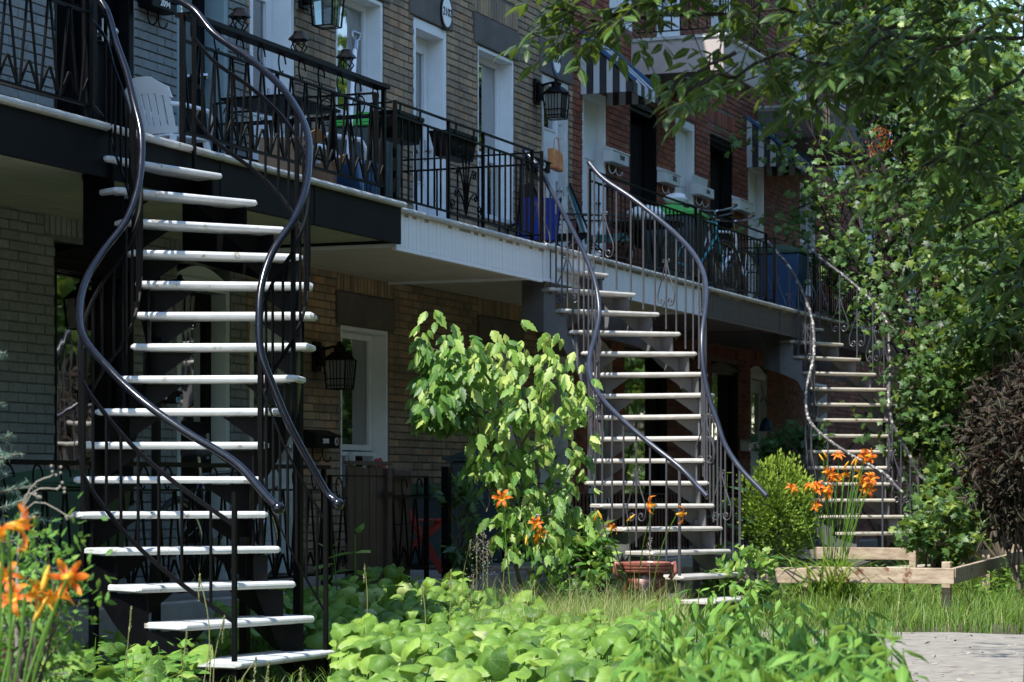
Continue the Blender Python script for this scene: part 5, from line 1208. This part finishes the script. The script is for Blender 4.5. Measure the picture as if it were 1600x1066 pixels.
for i in range(1050):
    p = rs[rng.integers(len(rs))] + rng.normal(size=3) * np.array([.085, .15, .10])
    P2 = pj(*p)
    if P2[0] > 925 or p[2] < .35 or P2[0] < 652 or (P2[0] < 735 and P2[1] > 660) or (P2[0] < 765 and P2[1] > 740): continue
    a = rng.uniform(0, 6.28); main = np.array([math.cos(a) - .45, math.sin(a) - .15, -.4]); lit = rng.random()
    for da in (-.7, 0, .7):
        dv = np.array([.7 * math.cos(a + da) - .25, .7 * math.sin(a + da) - .12, -1.0 + .35 * rng.normal()]); LP.append(p + unit(main) * .03); LD.append(dv)
        LN.append(np.array([-.75, -.2, .75]) + rng.normal(size=3) * .35); LS.append(rng.uniform(.06, .15) * (1.15 if da == 0 else .85)); LT.append(np.clip(.5 + .28 * rng.normal() + .22 * (p[2] - 1.3) + (.12 if P2[0] > 740 else -.25), 0, 1))  # tint carries painted sunlight: paler high and right, darker on the shaded left arm
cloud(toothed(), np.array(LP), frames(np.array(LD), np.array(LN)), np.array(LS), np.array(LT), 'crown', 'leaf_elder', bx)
# low green skirt at its foot
shrub('bramble_bush', 'low leafy growth at the foot of the box elder', 'bush', (1.2, -2.3, 0), (1.2, -2.35, .42), (.34, .3, .4), 620, 'leaf_elder', OV, .085, 26, .2)
# creeper on the fence
p = atY(712, 830, -1.45); shrub('creeper_vine', 'dark green five leaved creeper climbing the fence post by the red chair', 'vine', (p.x, -1.5, 0), (p.x, -1.5, .75), (.2, .14, .55), 330, 'leaf_vine', OV, .1, 26, .22, out=.9)
MB().bar((p.x - .12, -1.42, 0), (p.x - .12, -1.42, 1.24), .06).build('fence_post', 'black_iron'); tag(bpy.data.objects['fence_post'], 'dark post carrying the creeper beside the red chair', 'post')
# ---------------------------------------------------------------- round cedar
p = atX(1215, 800, 4.9); c = (p.x, p.y, p.z + .02); r = (.30, .30, .42)
t = thing('cedar_bush', 'round clipped yellow green cedar bush between the two farther stairs', 'bush', (p.x, p.y, 0))
q = rdir(130) * np.array(r) * (1 + .09 * rng.normal(size=(130, 1))) + np.array(c); n = 5200; i = rng.integers(0, 130, n); P = q[i] + rng.normal(size=(n, 3)) * .045
P = np.where(rng.random((n, 1)) < .25, np.array(c) + (P - np.array(c)) * rng.random((n, 1)), P); P[:, 2] = np.maximum(P[:, 2], .05)
d = unit(unit(P - np.array(c)) + np.array([0, 0, .7]) + rng.normal(size=(n, 3)) * .35)
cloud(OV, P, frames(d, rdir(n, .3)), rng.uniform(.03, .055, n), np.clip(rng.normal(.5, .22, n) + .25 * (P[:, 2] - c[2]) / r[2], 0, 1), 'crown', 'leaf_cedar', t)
MB().tube([(p.x, p.y, -.03), (p.x, p.y, c[2])], [.03, .015], 6).build('trunk', 'twig', t)
# ---------------------------------------------------------------- maple that hides the orange house
mp = thing('maple_tree', 'multi stemmed maple with red seed clusters hiding the far house', 'tree', (13.3, -3.6, 0))
tr = MB(); P, D, S, TT = [], [], [], []; base = Vector((13.3, -3.6, -.05)); SM = []
sk = [(1500, 300), (1440, 150), (1560, 120), (1400, 330), (1360, 250), (1300, 330), (1260, 190), (1420, 480), (1470, 420), (1540, 330), (1590, 220), (1450, 600), (1500, 560), (1560, 500), (1490, 700), (1475, 760), (1530, 720), (1590, 620), (1330, 420), (1390, 180), (1340, 90), (1300, 30), (1390, 40), (1480, 30), (1570, 20), (1250, 30), (1620, 400), (1640, 150), (1640, 640), (1450, 800), (1270, 300), (1285, 365), (1440, 250), (1520, 210), (1370, 360), (1410, 420), (1350, 470), (1480, 520), (1420, 680), (1490, 640), (1460, 560)]
hubs = []
for k, (a, b) in enumerate(sk):
    zt = 29.5 + rng.normal() * .8
    if a < 1400: zt = 31 + rng.normal() * .3
    elif b > 450: zt = 28.5 + rng.normal() * .5
    tip = atD(a, b, zt); start = base.lerp(tip, .0) + Vector((rng.normal() * .12, rng.normal() * .12, 0))
    midp = base.lerp(tip, .55) + Vector((0, 0, .25)); pts = catmull([start, midp, tip], 5); tr.tube(pts, [.04 * (1 - j / 10) ** 1.2 + .006 for j in range(len(pts))], 6)
    hubs.append(tip)
    for _ in range(9):
        tw = tip + Vector(rng.normal(size=3)) * .34 + Vector((0, 0, -.06)); limb(tr, tip.lerp(midp, rng.uniform(0, .3)), tw, .008, .003, 3)
        nn = 17; q = np.array(tw) + rng.normal(size=(nn, 3)) * np.array([.15, .15, .11]); P.append(q); D.append(unit(rng.normal(size=(nn, 3)) + np.array([-.4, -.2, -.5]))); S.append(rng.uniform(.07, .125, nn)); TT.append(np.clip(rng.normal(.45, .2) + .13 * rng.normal(size=nn), 0, 1))
    if rng.random() < .7: SM.append(np.array(tip) + rng.normal(size=3) * .2)
for a, b in ((1370, 220), (1360, 232), (1385, 215), (1445, 258), (1460, 255), (1375, 205)): SM.append(np.array(atD(a, b, 29.0)))
# loose fill through the crown so that the wall behind is mostly hidden
P = np.concatenate(P); D = np.concatenate(D); S = np.concatenate(S); TT = np.concatenate(TT); nrm = unit(rng.normal(size=P.shape) * .5 + np.array([-.65, -.1, .75]))
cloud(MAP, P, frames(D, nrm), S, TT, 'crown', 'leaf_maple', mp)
q = []
for s in SM:
    e = 26 if len(q) < 300 else 12; q.append(s + rng.normal(size=(e, 3)) * .07)
q = np.concatenate(q); cloud(OV, q, frames(unit(rng.normal(size=q.shape) * .4 + np.array([0, 0, -1])), rdir(len(q))), rng.uniform(.025, .042, len(q)), rng.random(len(q)), 'seed_clusters', 'samara', mp)
tr.build('trunk', 'bark', mp)
# dense lower half: creeper-like shrub mass right of the farthest stairs
def mass(name, label, cat, c, r, n, T, mt, size, kc, spread=.2, surf=.6):
    shrub(name, label, cat, (c[0], c[1], 0), c, r, n, mt, T, size, kc, spread, surf=surf, stems=7, rad=.018)
for px, py, Zd, rx_, rz_, lb in ((1540, 640, 28.5, .75, .85, 'tall maple shrub right of the farthest stairs'), (1570, 420, 29, .95, 1.0, 'dense maple shrub behind the taller branches'), (1495, 780, 26.5, .34, .45, 'low maple shrub beside the lowest far steps'), (1580, 250, 28.5, 1.2, 1.2, 'tall maple crown beside the dark trunk'), (1470, 130, 31.0, 1.1, 1.1, 'high maple crown above the seed clusters'), (1600, 430, 27.0, .9, 1.0, 'shady maple crown behind the purple shrubs'), (1400, -10, 32.0, 1.0, .9, 'topmost maple crown against the orange house')):
    c = atD(px, py, Zd); mass('maple_shrub', lb, 'shrub', tuple(c), (rx_, rx_, rz_), int(3600 * rx_), MAP, 'leaf_maple', .11, 55)
for px, py, Zd, rr_, lb in ((1600, 740, 22.5, .5, 'dark purple leaved shrub at the back of the grassy corner'), (1625, 640, 23.0, .5, 'taller dark purple leaved shrub behind the grassy corner'), (1560, 670, 24.5, .36, 'dark purple shrub against the maple leaves')):
    c = atD(px, py, Zd); mass('purple_shrub', lb, 'shrub', tuple(c), (rr_, rr_, rr_ * 1.1), 1500, OV, 'leaf_purple', .1, 45)
# green shrubs behind the board bed, right of the farthest steps
c = atD(1470, 830, 24.0); mass('leafy_shrub', 'bright low shrub right of the lowest far steps', 'shrub', tuple(c), (.38, .38, .34), 900, MAP, 'leaf_maple', .085, 30)
c = atD(1160, 840, 19.8); mass('leafy_shrub', 'low leafy shrub at the foot of the round cedar', 'shrub', (c.x, c.y, .3), (.3, .25, .26), 420, OV, 'leaf_elder', .09, 20)
c = atD(1240, 700, 28.3); mass('leafy_shrub', 'dark leafy shrub behind the left rail of the farthest stairs', 'shrub', tuple(c), (.28, .4, .35), 420, MAP, 'leaf_vine', .1, 20)
# ---------------------------------------------------------------- foreground street tree (pinnate leaves hanging into the top of the view)
def ash_tree(t, branches, extra=None, den=1.0):
    tr = MB(); P, D, N_, S, T_ = [], [], [], [], []
    for a, b, r0, k in branches:
        pts = limb(tr, a, b, r0, .005, 6, .03); L_ = (b - a).length
        for j in range(int(k * den)):
            f = rng.uniform(.15, 1.0); p = a.lerp(b, f) + Vector(rng.normal(size=3)) * .05; az = rng.uniform(0, 6.28); ln = rng.uniform(.13, .25)
            dv = Vector((math.cos(az), math.sin(az), rng.normal(-.25, .3))).normalized(); dv = (dv + (b - a).normalized() * .5).normalized(); e = p + dv * ln - Vector((0, 0, .05))
            if rng.random() < .5: limb(tr, p, e, .003, .0015, 2, .02)
            side = dv.cross(Vector((0, 0, 1))).normalized(); tn = rng.normal(.5, .25)
            for q in range(3):
                for s in (-1, 1):
                    P.append(p.lerp(e, .3 + .3 * q)); D.append(dv * .55 + side * s + Vector((0, 0, rng.normal(-.35, .25)))); N_.append(Vector((0, 0, 1)) + Vector(rng.normal(size=3)) * .35); S.append(rng.uniform(.055, .095)); T_.append(tn + rng.normal() * .12)
            P.append(e); D.append(dv + Vector((0, 0, -.3))); N_.append(Vector((0, 0, 1)) + Vector(rng.normal(size=3)) * .3); S.append(rng.uniform(.07, .11)); T_.append(tn)
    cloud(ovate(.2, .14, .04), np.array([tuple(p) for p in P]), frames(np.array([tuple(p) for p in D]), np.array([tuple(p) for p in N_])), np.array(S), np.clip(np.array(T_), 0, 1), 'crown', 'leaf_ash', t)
    return tr
tb = atD(1640, 700, 8.6); ft = thing('ash_tree', 'dark street tree at the right edge with leafy boughs across the top', 'tree', (tb.x, tb.y, 0))
hub = Vector((tb.x, tb.y, 2.6)); hub2 = hub + Vector((0, 0, .9)); br = []
for a, b, c_, d, z0, z1, k in ((1600, 60, 1130, 50, 8.6, 8.8, 34), (1130, 50, 850, 40, 8.8, 9.0, 17), (1300, 10, 1000, -10, 8.7, 8.7, 24), (1450, 100, 1230, 110, 8.5, 8.3, 20), (1250, 90, 1090, 165, 8.5, 8.2, 11), (1000, 30, 900, 85, 8.8, 8.9, 6), (1600, 160, 1440, 260, 8.6, 8.2, 18), (1600, 300, 1500, 360, 8.7, 8.4, 9), (1600, 110, 1500, 190, 8.5, 8.1, 17), (1600, 400, 1575, 440, 8.7, 8.5, 4), (1620, 0, 1300, -60, 8.6, 8.4, 34), (1200, -60, 820, -60, 8.6, 8.8, 26), (760, -80, 590, -18, 8.9, 9.0, 3), (1400, 40, 1340, 130, 8.4, 8.1, 11), (1150, 110, 1090, 140, 8.3, 8.3, 4), (1540, 40, 1450, 90, 8.3, 8.2, 14)):
    br.append((atD(a, b - (28 if a < 1400 else 0), z0), atD(c_, d - (28 if c_ < 1400 else 0), z1), .008, k * 1.25))
for k in range(16):        # the rest of the crown, above and beside the view
    a = hub2 + Vector((rng.normal() * .2, rng.normal() * .2, rng.uniform(0, 1.5))); az = rng.uniform(0, 6.28); b = a + Vector((math.cos(az) * rng.uniform(1, 2.2), math.sin(az) * rng.uniform(1, 2) - .3, rng.uniform(.3, 1.6)))
    br.append((a, b, .03, 42))
for k in range(30):        # upper crown over the pavement, shading the boughs in view
    a = Vector((rng.uniform(-11.2, -8.6), rng.uniform(-8.0, -5.9), rng.uniform(3.2, 4.4))); az = rng.uniform(0, 6.28); b = a + Vector((math.cos(az) * .9, math.sin(az) * .6, rng.uniform(-.1, .7))); br.append((a, b, .012, 40))
tr = ash_tree(ft, br)
tr.tube([(tb.x, tb.y, -.05), (tb.x + .02, tb.y - .02, 1.2), (hub.x, hub.y, 2.6), (hub2.x, hub2.y, 3.6), (hub2.x + .05, hub2.y, 5.2)], [.11, .085, .08, .065, .03], 10)
for a, b, r0, k in br[:14]:
    if k > 30: tr.tube(catmull([hub if a.z < 3 else hub2, (hub2 + a) / 2 + Vector((0, 0, .1)), a], 4), [.014] * 4 + [.01] * 4 + [.008], 6)
tr.build('trunk', 'bark', ft, fix=False)
# the next street tree stands outside the view and shades the path
t2 = thing('ash_tree', 'street tree outside the view whose shade falls on the path', 'tree', (-4.6, -7.6, 0)); h2 = Vector((-4.6, -7.6, 3.6)); br = []
for k in range(16):
    az = rng.uniform(0, 6.28); a = h2 + Vector((0, 0, rng.uniform(0, 1.4))); b = a + Vector((math.cos(az) * rng.uniform(.8, 2.0), math.sin(az) * rng.uniform(.6, 1.4), rng.uniform(.5, 1.3))); br.append((a, b, .03, 34))
for x, y, z in ((-4.3, -5.3, 4.5), (-3.8, -5.1, 4.6), (-3.3, -5.0, 4.6), (-2.7, -5.15, 4.7)): br.append((h2 + Vector((0, 0, .8)), Vector((x, y, z)), .02, 34))
tr = ash_tree(t2, br); tr.tube([(-4.6, -7.6, -.05), (-4.6, -7.6, 2), (-4.6, -7.6, 5)], [.11, .09, .04], 9); tr.build('trunk', 'bark', t2, fix=False)
# ---------------------------------------------------------------- street trees across the road and behind: seen in the window glass
def big_tree(loc, h, r, n, label, seed, mt='leaf_maple', group='trees lining the far side of the street'):
    t = thing('street_tree', label, 'tree', loc, group); c = np.array([0, 0, h - r * .9]); P, q = clumps(n, c, (r, r, r * 1.05), 90, .17, .45)
    cloud(MAP, P, frames(unit(rng.normal(size=(n, 3)) + np.array([0, 0, -.3])), unit(rng.normal(size=(n, 3)) * .6 + np.array([-.3, 0, .8]))), rng.uniform(.2, .4, n), np.clip(rng.normal(.5, .25, n), 0, 1), 'crown', mt, t, True)
    m = MB(); m.tube([(0, 0, -.1), (.1, 0, h * .3), (0, .1, h * .6)], [.22, .17, .1], 9)
    for k in range(14): limb(m, (0, .05, h * rng.uniform(.3, .55)), tuple(q[k]), .06, .015)
    m.build('trunk', 'bark', t, local=True); return t
T1 = big_tree((6, -13.5, 0), 9, 3.4, 5200, 'tall street tree across the road', 1); T2 = big_tree((15, -13, 0), 10, 3.8, 5600, 'tall street tree across the road', 2)
k = 0
for x, y, s, src in ((24, -12.5, 1.0, T1), (-3, -14.5, .95, T2), (33, -12, 1.1, T2), (44, -10.5, 1.05, T1), (-12, -15, 1.1, T1), (-22, -13, 1., T2), (56, -11, 1.2, T2), (64, -12, 1.1, T1), (72, -12, 1.15, T2), (81, -12, 1.2, T1), (90, -12, 1.3, T2), (10.5, -15.5, 1., T2), (19.5, -15.5, 1.05, T1), (28.5, -15, 1.1, T2), (38.5, -14.5, 1.1, T1), (1.5, -16.5, 1., T1), (50, -14, 1.1, T2), (14, -11.8, .62, T1), (22, -11.6, .6, T2), (31, -11.4, .65, T1), (18, -12.2, .6, T2), (26.5, -12, .62, T1)):
    o = copy_tree(src); o.location = (x, y, 0); o.scale = (s, s, s); o.rotation_euler.z = k * 1.3; k += 1
# hedges and row houses across the road
hd = thing('hedge', 'clipped hedge along the far pavement', 'hedge', (8, -11.6, 0), 'hedges across the road'); P = np.stack([rng.uniform(-2.6, 2.6, 4200), rng.normal(0, .45, 4200), rng.uniform(.05, 2.3, 4200)], 1)
cloud(MAP, P, frames(rdir(4200), rdir(4200, .6)), rng.uniform(.12, .2, 4200), np.clip(rng.normal(.5, .22, 4200), 0, 1), 'leaves', 'leaf_maple', hd, True)
for x in (-13, -7.5, -2, 13.5, 19, 24.5, 30, 35.5, 41, 46.5, 52, 57.5, 63, 68.5, 74, 80): o = copy_tree(hd); o.location = (x, -11.6 + .4 * math.sin(x), 0); o.rotation_euler.z = .03 * x
for k, (x, mt_) in enumerate(((-18, 'brick_red'), (-8, 'brick_brown'), (2, 'brick_orange'), (12, 'brick_red'), (22, 'brick_brown'), (32, 'brick_orange'), (42, 'brick_red'), (52, 'brick_brown'), (62, 'brick_orange'), (72, 'brick_red'), (82, 'brick_brown'))):
    t = thing('brick_house', ['dark red', 'brown', 'orange', 'deep red', 'tan brown', 'rust orange', 'plain red', 'dull brown', 'light orange', 'brick red', 'dark brown'][k] + ' brick row house across the road behind the street trees', 'house', (x, -24, 0), 'houses across the road')
    MB().box(x - 4.95, x + 4.95, -33, -24, -.1, 9).build('wall', mt_, t); MB().box(x - 4.95, x + 4.95, -33.1, -23.8, 9, 9.4).build('roof', 'fascia_black', t)
    for zz in (1, 4, 7):
        for xx in (-3.2, 0, 3.2):
            wf = MB().box(x + xx - .6, x + xx + .6, -24, -23.95, zz, zz + 1.6).build('window', 'white_paint', t); MB().box(x + xx - .5, x + xx + .5, -23.95, -23.94, zz + .1, zz + 1.5).build('pane', 'glass_dark', wf)
T3 = big_tree((33, -1.5, 0), 9.5, 3.2, 5000, 'broad tree filling the end of the row of houses', 5, group='trees beyond the houses')
for x, y, s in ((38, 3.5, 1.15), (44, -2.5, 1.2), (50, 5, 1.3), (30, 2.5, .8)): o = copy_tree(T3); o.location = (x, y, 0); o.scale = (s, s, s); o.rotation_euler.z = x
# ---------------------------------------------------------------- blue spruce and shrub at the left edge
sp = thing('blue_spruce', 'small blue spruce reaching in from the left edge', 'tree', tuple(atD(-75, 761, 9.5).xy) + (0,)); bz = wloc(sp); tr = MB(); tr.tube([(bz.x, bz.y, -.03), (bz.x, bz.y, 1.9)], [.04, .01], 7); tr.build('trunk', 'bark', sp)
P, D = [], []; bw = MB()
for k in range(60):
    z = .25 + 1.5 * (k / 60); az = k * 2.4; ln = (.62 - .28 * z) * rng.uniform(.8, 1.1); e = Vector((bz.x + math.cos(az) * ln, bz.y + math.sin(az) * ln, z + .06)); a = Vector((bz.x, bz.y, z)); bw.tube([a, e], [.008, .003], 5)
    segs = [(a.lerp(e, .3), e)]
    for j in range(5):
        f = rng.uniform(.35, .9); p = a.lerp(e, f); dv = (e - a).normalized() * .5 + Vector((rng.normal(), rng.normal(), rng.normal() * .3)); segs.append((p, p + dv.normalized() * ln * .28))
    for p, q in segs:
        nn = int(230 * (q - p).length / .3); f = rng.random((nn, 1)); ax = np.array((q - p).normalized()); P.append(np.array(p) + f * np.array(q - p)); D.append(unit(rdir(nn) + ax * .75))
P = np.concatenate(P); D = np.concatenate(D); cloud(NEED, P, frames(D, rdir(len(P))), rng.uniform(.018, .028, len(P)), np.clip(rng.normal(.5, .25, len(P)), 0, 1), 'needles', 'leaf_spruce', sp, sx=np.full(len(P), 1.4)); bw.build('branches', 'twig', sp)
c = atD(30, 880, 7.2); shrub('twiggy_shrub', 'small leaved twiggy shrub beneath the orange lilies at the left edge', 'shrub', (c.x, c.y, 0), (c.x, c.y, .72), (.24, .2, .34), 1100, 'leaf_artichoke', OV, .032, 40, .22)
tw = thing('bare_twigs', 'bare brown twigs with dry seed heads poking out beside the spruce', 'twigs', (c.x, c.y, 0)); m = MB()
for a, b in ((93, 762), (112, 808), (85, 740), (60, 775)):
    e = atD(a, b, 7.2); m.tube(catmull([Vector((c.x, c.y, .0)), c + Vector((.0, 0, .1)), e], 6), .002, 5)
    for j in range(5): m.ball(e + Vector(rng.normal(size=3)) * .008, .0045, 6)
m.build('twigs', 'pale_twig', tw)
# ---------------------------------------------------------------- day lilies
def lily(root, c, s, face, seed):
    """open six-petalled flower at c facing the given direction"""
    r = np.random.default_rng(seed); f = Vector(face).normalized(); u = f.cross(Vector((0, 0, 1))).normalized(); v = u.cross(f)
    fl = MB(); fl.tube([c - f * s * .55, c - f * s * .2], [.004, .012 * s / .06], 6); fo = fl.build('flower', 'throat', root)
    for k in range(6):
        a = k * math.tau / 6 + r.normal() * .1; o = u * math.cos(a) + v * math.sin(a); w_ = (u * -math.sin(a) + v * math.cos(a)) * s * (.17 if k % 2 else .22); m = MB(); V = []
        for t_, rad, fw, ww in ((0, .06, -.3, .35), (.35, .30, .15, .85), (.65, .66, .28, 1.), (.88, .98, .10 + r.normal() * .12, .65), (1, 1.12, -.2 + r.normal() * .15, .08)):
            p = c + o * s * rad + f * s * fw; V += [p - w_ * ww, p + f * s * -.05, p + w_ * ww]
        m.add(V, [(3 * i + j, 3 * i + j + 1, 3 * i + j + 4, 3 * i + j + 3) for i in range(4) for j in (0, 1)])
        m.c = [min(1, (.0, .30, .62, .85, .95)[i // 3] + r.normal() * .05 + (.1 if i % 3 == 1 and i > 5 else 0)) for i in range(15)]
        m.build('petal', 'petal', fo, smooth=True)
    m = MB()
    for k in range(4): m.tube([c - f * s * .1, c + f * s * .6 + (u * r.normal() + v * r.normal()) * s * .18], s * .018, 4)
    m.build('stamens', 'throat', fo)
def lily_clump(label, base, flowers, depth, fs, nb, bh, buds=(), lw=.011):
    t = thing('day_lily', label, 'flower', tuple(base), 'orange day lilies'); b = Vector(base)
    if nb:
        P = np.array(b)[None] + rng.normal(size=(nb, 3)) * np.array([.13, .13, 0]); blades(nb, P, bh, lw, .9, 'leaf_blades', 'lily_leaf', t, arch=.9)
    for i, (px, py) in enumerate(flowers):
        c = atD(px, py, depth + rng.normal() * .12); face = Vector((-.4 + rng.normal() * .7, -.3 + rng.normal() * .7, .35 + rng.normal() * .3)); lily(t, c, fs * rng.uniform(.85, 1.15), face, px)
        MB().tube(catmull([b + Vector(rng.normal(size=3) * .05).xy.to_3d(), b.lerp(c, .6) + Vector((0, 0, .08)), c - face.normalized() * fs * .5], 5), .0045, 5).build('stalk', 'lily_leaf', t)
    for px, py in buds:
        c = atD(px, py, depth); d = Vector((rng.normal() * .4, rng.normal() * .4, 1)).normalized(); MB().tube([c - d * .035, c - d * .01, c + d * .02, c + d * .045], [.004, .009, .008, .002], 6).build('bud', 'throat', t, smooth=True)
        MB().tube([b, b.lerp(c, .7) + Vector((0, 0, .03)), c - d * .03], .0035, 5).build('stalk', 'lily_leaf', t)
g = lambda px, d: atD(px, 761, d).xy.to_3d()
lily_clump('large orange day lilies near the spruce at the left edge', g(-10, 5.6), [(30, 822), (2, 830)], 5.6, .052, 10, .55)
lily_clump('orange day lilies low beside the zigzag porch railing', g(-20, 6.6), [(106, 903), (52, 928), (80, 940), (10, 900), (20, 935)], 6.6, .05, 26, .6, ((70, 908), (62, 955)))
lily_clump('single orange day lily in front of the dark fence', g(800, 16.6), [(785, 779)], 16.4, .06, 30, .6, (), .015)
lily_clump('orange day lilies between the box elder and the grass', g(832, 17.6), [(838, 818), (850, 832), (842, 838)], 17.0, .055, 40, .62, ((822, 845),), .015)
lily_clump('orange day lilies above the clay urn', g(985, 17.9), [(955, 825), (1018, 789), (1064, 804)], 17.2, .06, 40, .55, ((985, 810), (930, 810), (938, 806)))
lily_clump('clump of orange day lilies in the board bed before the farthest stairs', g(1300, 20.9), [(1238, 763), (1278, 762), (1290, 768), (1276, 790), (1300, 741), (1303, 748), (1352, 712), (1357, 713), (1347, 752), (1356, 765), (1310, 712), (1340, 745), (1268, 760), (1296, 762), (1322, 742), (1362, 748), (1290, 738), (1315, 748), (1345, 714), (1352, 758)], 20.9, .066, 170, .75, ((1284, 716), (1290, 712), (1333, 722), (1337, 725), (1362, 742), (1322, 727)), .012)
# mauve weed flower
c = atD(840, 806, 17.3); t = thing('thistle_weed', 'slim weed with small mauve flower heads beside the lilies', 'flower', (c.x, c.y, 0)); MB().tube([(c.x, c.y, 0), (c.x + .02, c.y, c.z * .6), c], .004, 5).build('stalk', 'lily_leaf', t)
for d in ((0, 0, 0), (.02, .02, -.035), (-.03, 0, -.06), (.01, -.09, -.16)): MB().ball(c + Vector(d), .014, 8).build('flower_head', 'mauve', t)
# ---------------------------------------------------------------- grasses
def px_ground(n, x0, x1, y0, y1, z, ok=None):
    out = []
    while len(out) < n:
        px, py = rng.uniform(x0, x1), rng.uniform(y0, y1)
        if ok and not ok(px, py): continue
        p = atZ(px, py, z); out.append((p.x, p.y, 0))
    return np.array(out)
P = np.stack([rng.uniform(.7, 13.5, 34000), rng.uniform(-7.2, -1.5, 34000), np.zeros(34000)], 1)
dn = np.sin(P[:, 0] * 2.3 + 1) * np.sin(P[:, 1] * 3.1) + np.sin(P[:, 0] * 5.7 + P[:, 1] * 4.3) * .7 + rng.normal(size=len(P)) * .5; P = P[dn > -.5][:26000]; dn = dn[dn > -.5][:26000]
tag(blades(len(P), P, .17 + .11 * np.clip(dn, 0, 2), .0042, .9, 'lawn_grass', 'grass', None, np.clip(rng.normal(.36, .2, len(P)) + .12 * dn, 0, 1)), 'long uncut green grass around the board bed', 'grass', kind='stuff')
def depth_ground(n, x0, x1, d0, d1):
    out = []
    for _ in range(n): p = atD(rng.uniform(x0, x1), 900, rng.uniform(d0, d1)); out.append((p.x, p.y, 0))
    return np.array(out)
P = depth_ground(6500, 720, 1060, 13.8, 17.6)
tag(blades(len(P), P, .40, .0042, .7, 'tall_grass', 'grass', None, np.clip(rng.normal(.6, .2, len(P)), 0, 1)), 'tall pale grass between the broad leaves and the box elder', 'grass', kind='stuff')
P = depth_ground(1300, 730, 1070, 13.6, 17.0)
o = blades(len(P), P, .58, .0022, .6, 'seeding_grass', 'grass_dry', None); tag(o, 'wispy dry grass stems around the clay urn', 'grass', kind='stuff')
P = np.concatenate([np.stack([rng.uniform(-8, .6, 9000), rng.uniform(-5.2, -1.5, 9000), np.zeros(9000)], 1)])
tag(blades(9000, P, .17, .004, .8, 'under_grass', 'grass', None, np.clip(rng.normal(.35, .2, 9000), 0, 1)), 'short grass and weeds under the broad leaves', 'grass', kind='stuff')
n = 220; P = np.stack([rng.uniform(-4, .6, n), rng.uniform(-7.5, -4.6, n), np.full(n, .03)], 1)
tag(cloud(OV, P, frames(rdir(n) * np.array([1, 1, .15]), rdir(n, 2.5)), rng.uniform(.02, .05, n), rng.random(n), 'fallen_leaves', 'pale_twig', None), 'dry fallen leaves and bits scattered on the path', 'leaf litter', kind='stuff')
# tall seed-headed grasses standing before the nearest steps
for i, (px, py, zd, h0) in enumerate(((312, 900, 10.2, 1060), (292, 985, 10.0, 1066), (350, 965, 10.3, 1066), (400, 1030, 10.0, 1066), (420, 1035, 10.1, 1066), (205, 950, 10.4, 1066), (330, 1010, 10.2, 1066), (470, 1045, 10.0, 1066), (660, 915, 12.5, 1000), (705, 890, 13, 1000), (570, 880, 13.2, 960), (735, 845, 15.5, 930), (790, 860, 15.6, 930))):
    e = atD(px, py, zd); b = atZ(px - 15, h0 + 40, .0); b = Vector((e.x - .04, e.y + .02, 0)); t = thing('seed_grass', 'tall grass stem with a slim seed head standing before the steps and leaves', 'grass', tuple(b), 'tall seed headed grasses')
    d = Vector((.03 * rng.normal(), .03 * rng.normal(), .0)); MB().tube(catmull([b, b.lerp(e, .6) + d, e], 5), .0022, 4).build('stem', 'grass_dry', t)
    n = 46; f = rng.random(n); ax = np.array((e - b).normalized()); P = np.array(e) - f[:, None] * ax * .11; cloud(OV, P, frames(unit(rdir(n) * .5 + ax), rdir(n)), rng.uniform(.009, .015, n), rng.random(n), 'seed_head', 'grass_dry', t)
    blades(3, np.array([b, b, b], float), .3, .004, .5, 'leaf_blades', 'grass', t)
# feathery brown panicles left of the lilies
for px, py in ((745, 850), (762, 862), (755, 835), (1015, 855), (740, 905)):
    e = atD(px, py, 16.6); b = Vector((e.x, e.y, 0)); t = thing('plume_grass', 'feathery brown grass plume beside the edging plank and urn', 'grass', tuple(b), 'feathery grass plumes'); MB().tube([b, b.lerp(e, .5), e], .002, 4).build('stem', 'grass_dry', t)
    n = 160; f = rng.random(n); P = np.array(e) + np.array([0, 0, 1]) * (f[:, None] * .22 - .15) + rng.normal(size=(n, 3)) * (.035 * (1.1 - f))[:, None]; cloud(OV, P, frames(rdir(n, .4), rdir(n)), rng.uniform(.006, .012, n), rng.random(n), 'plume', 'pale_twig', t)
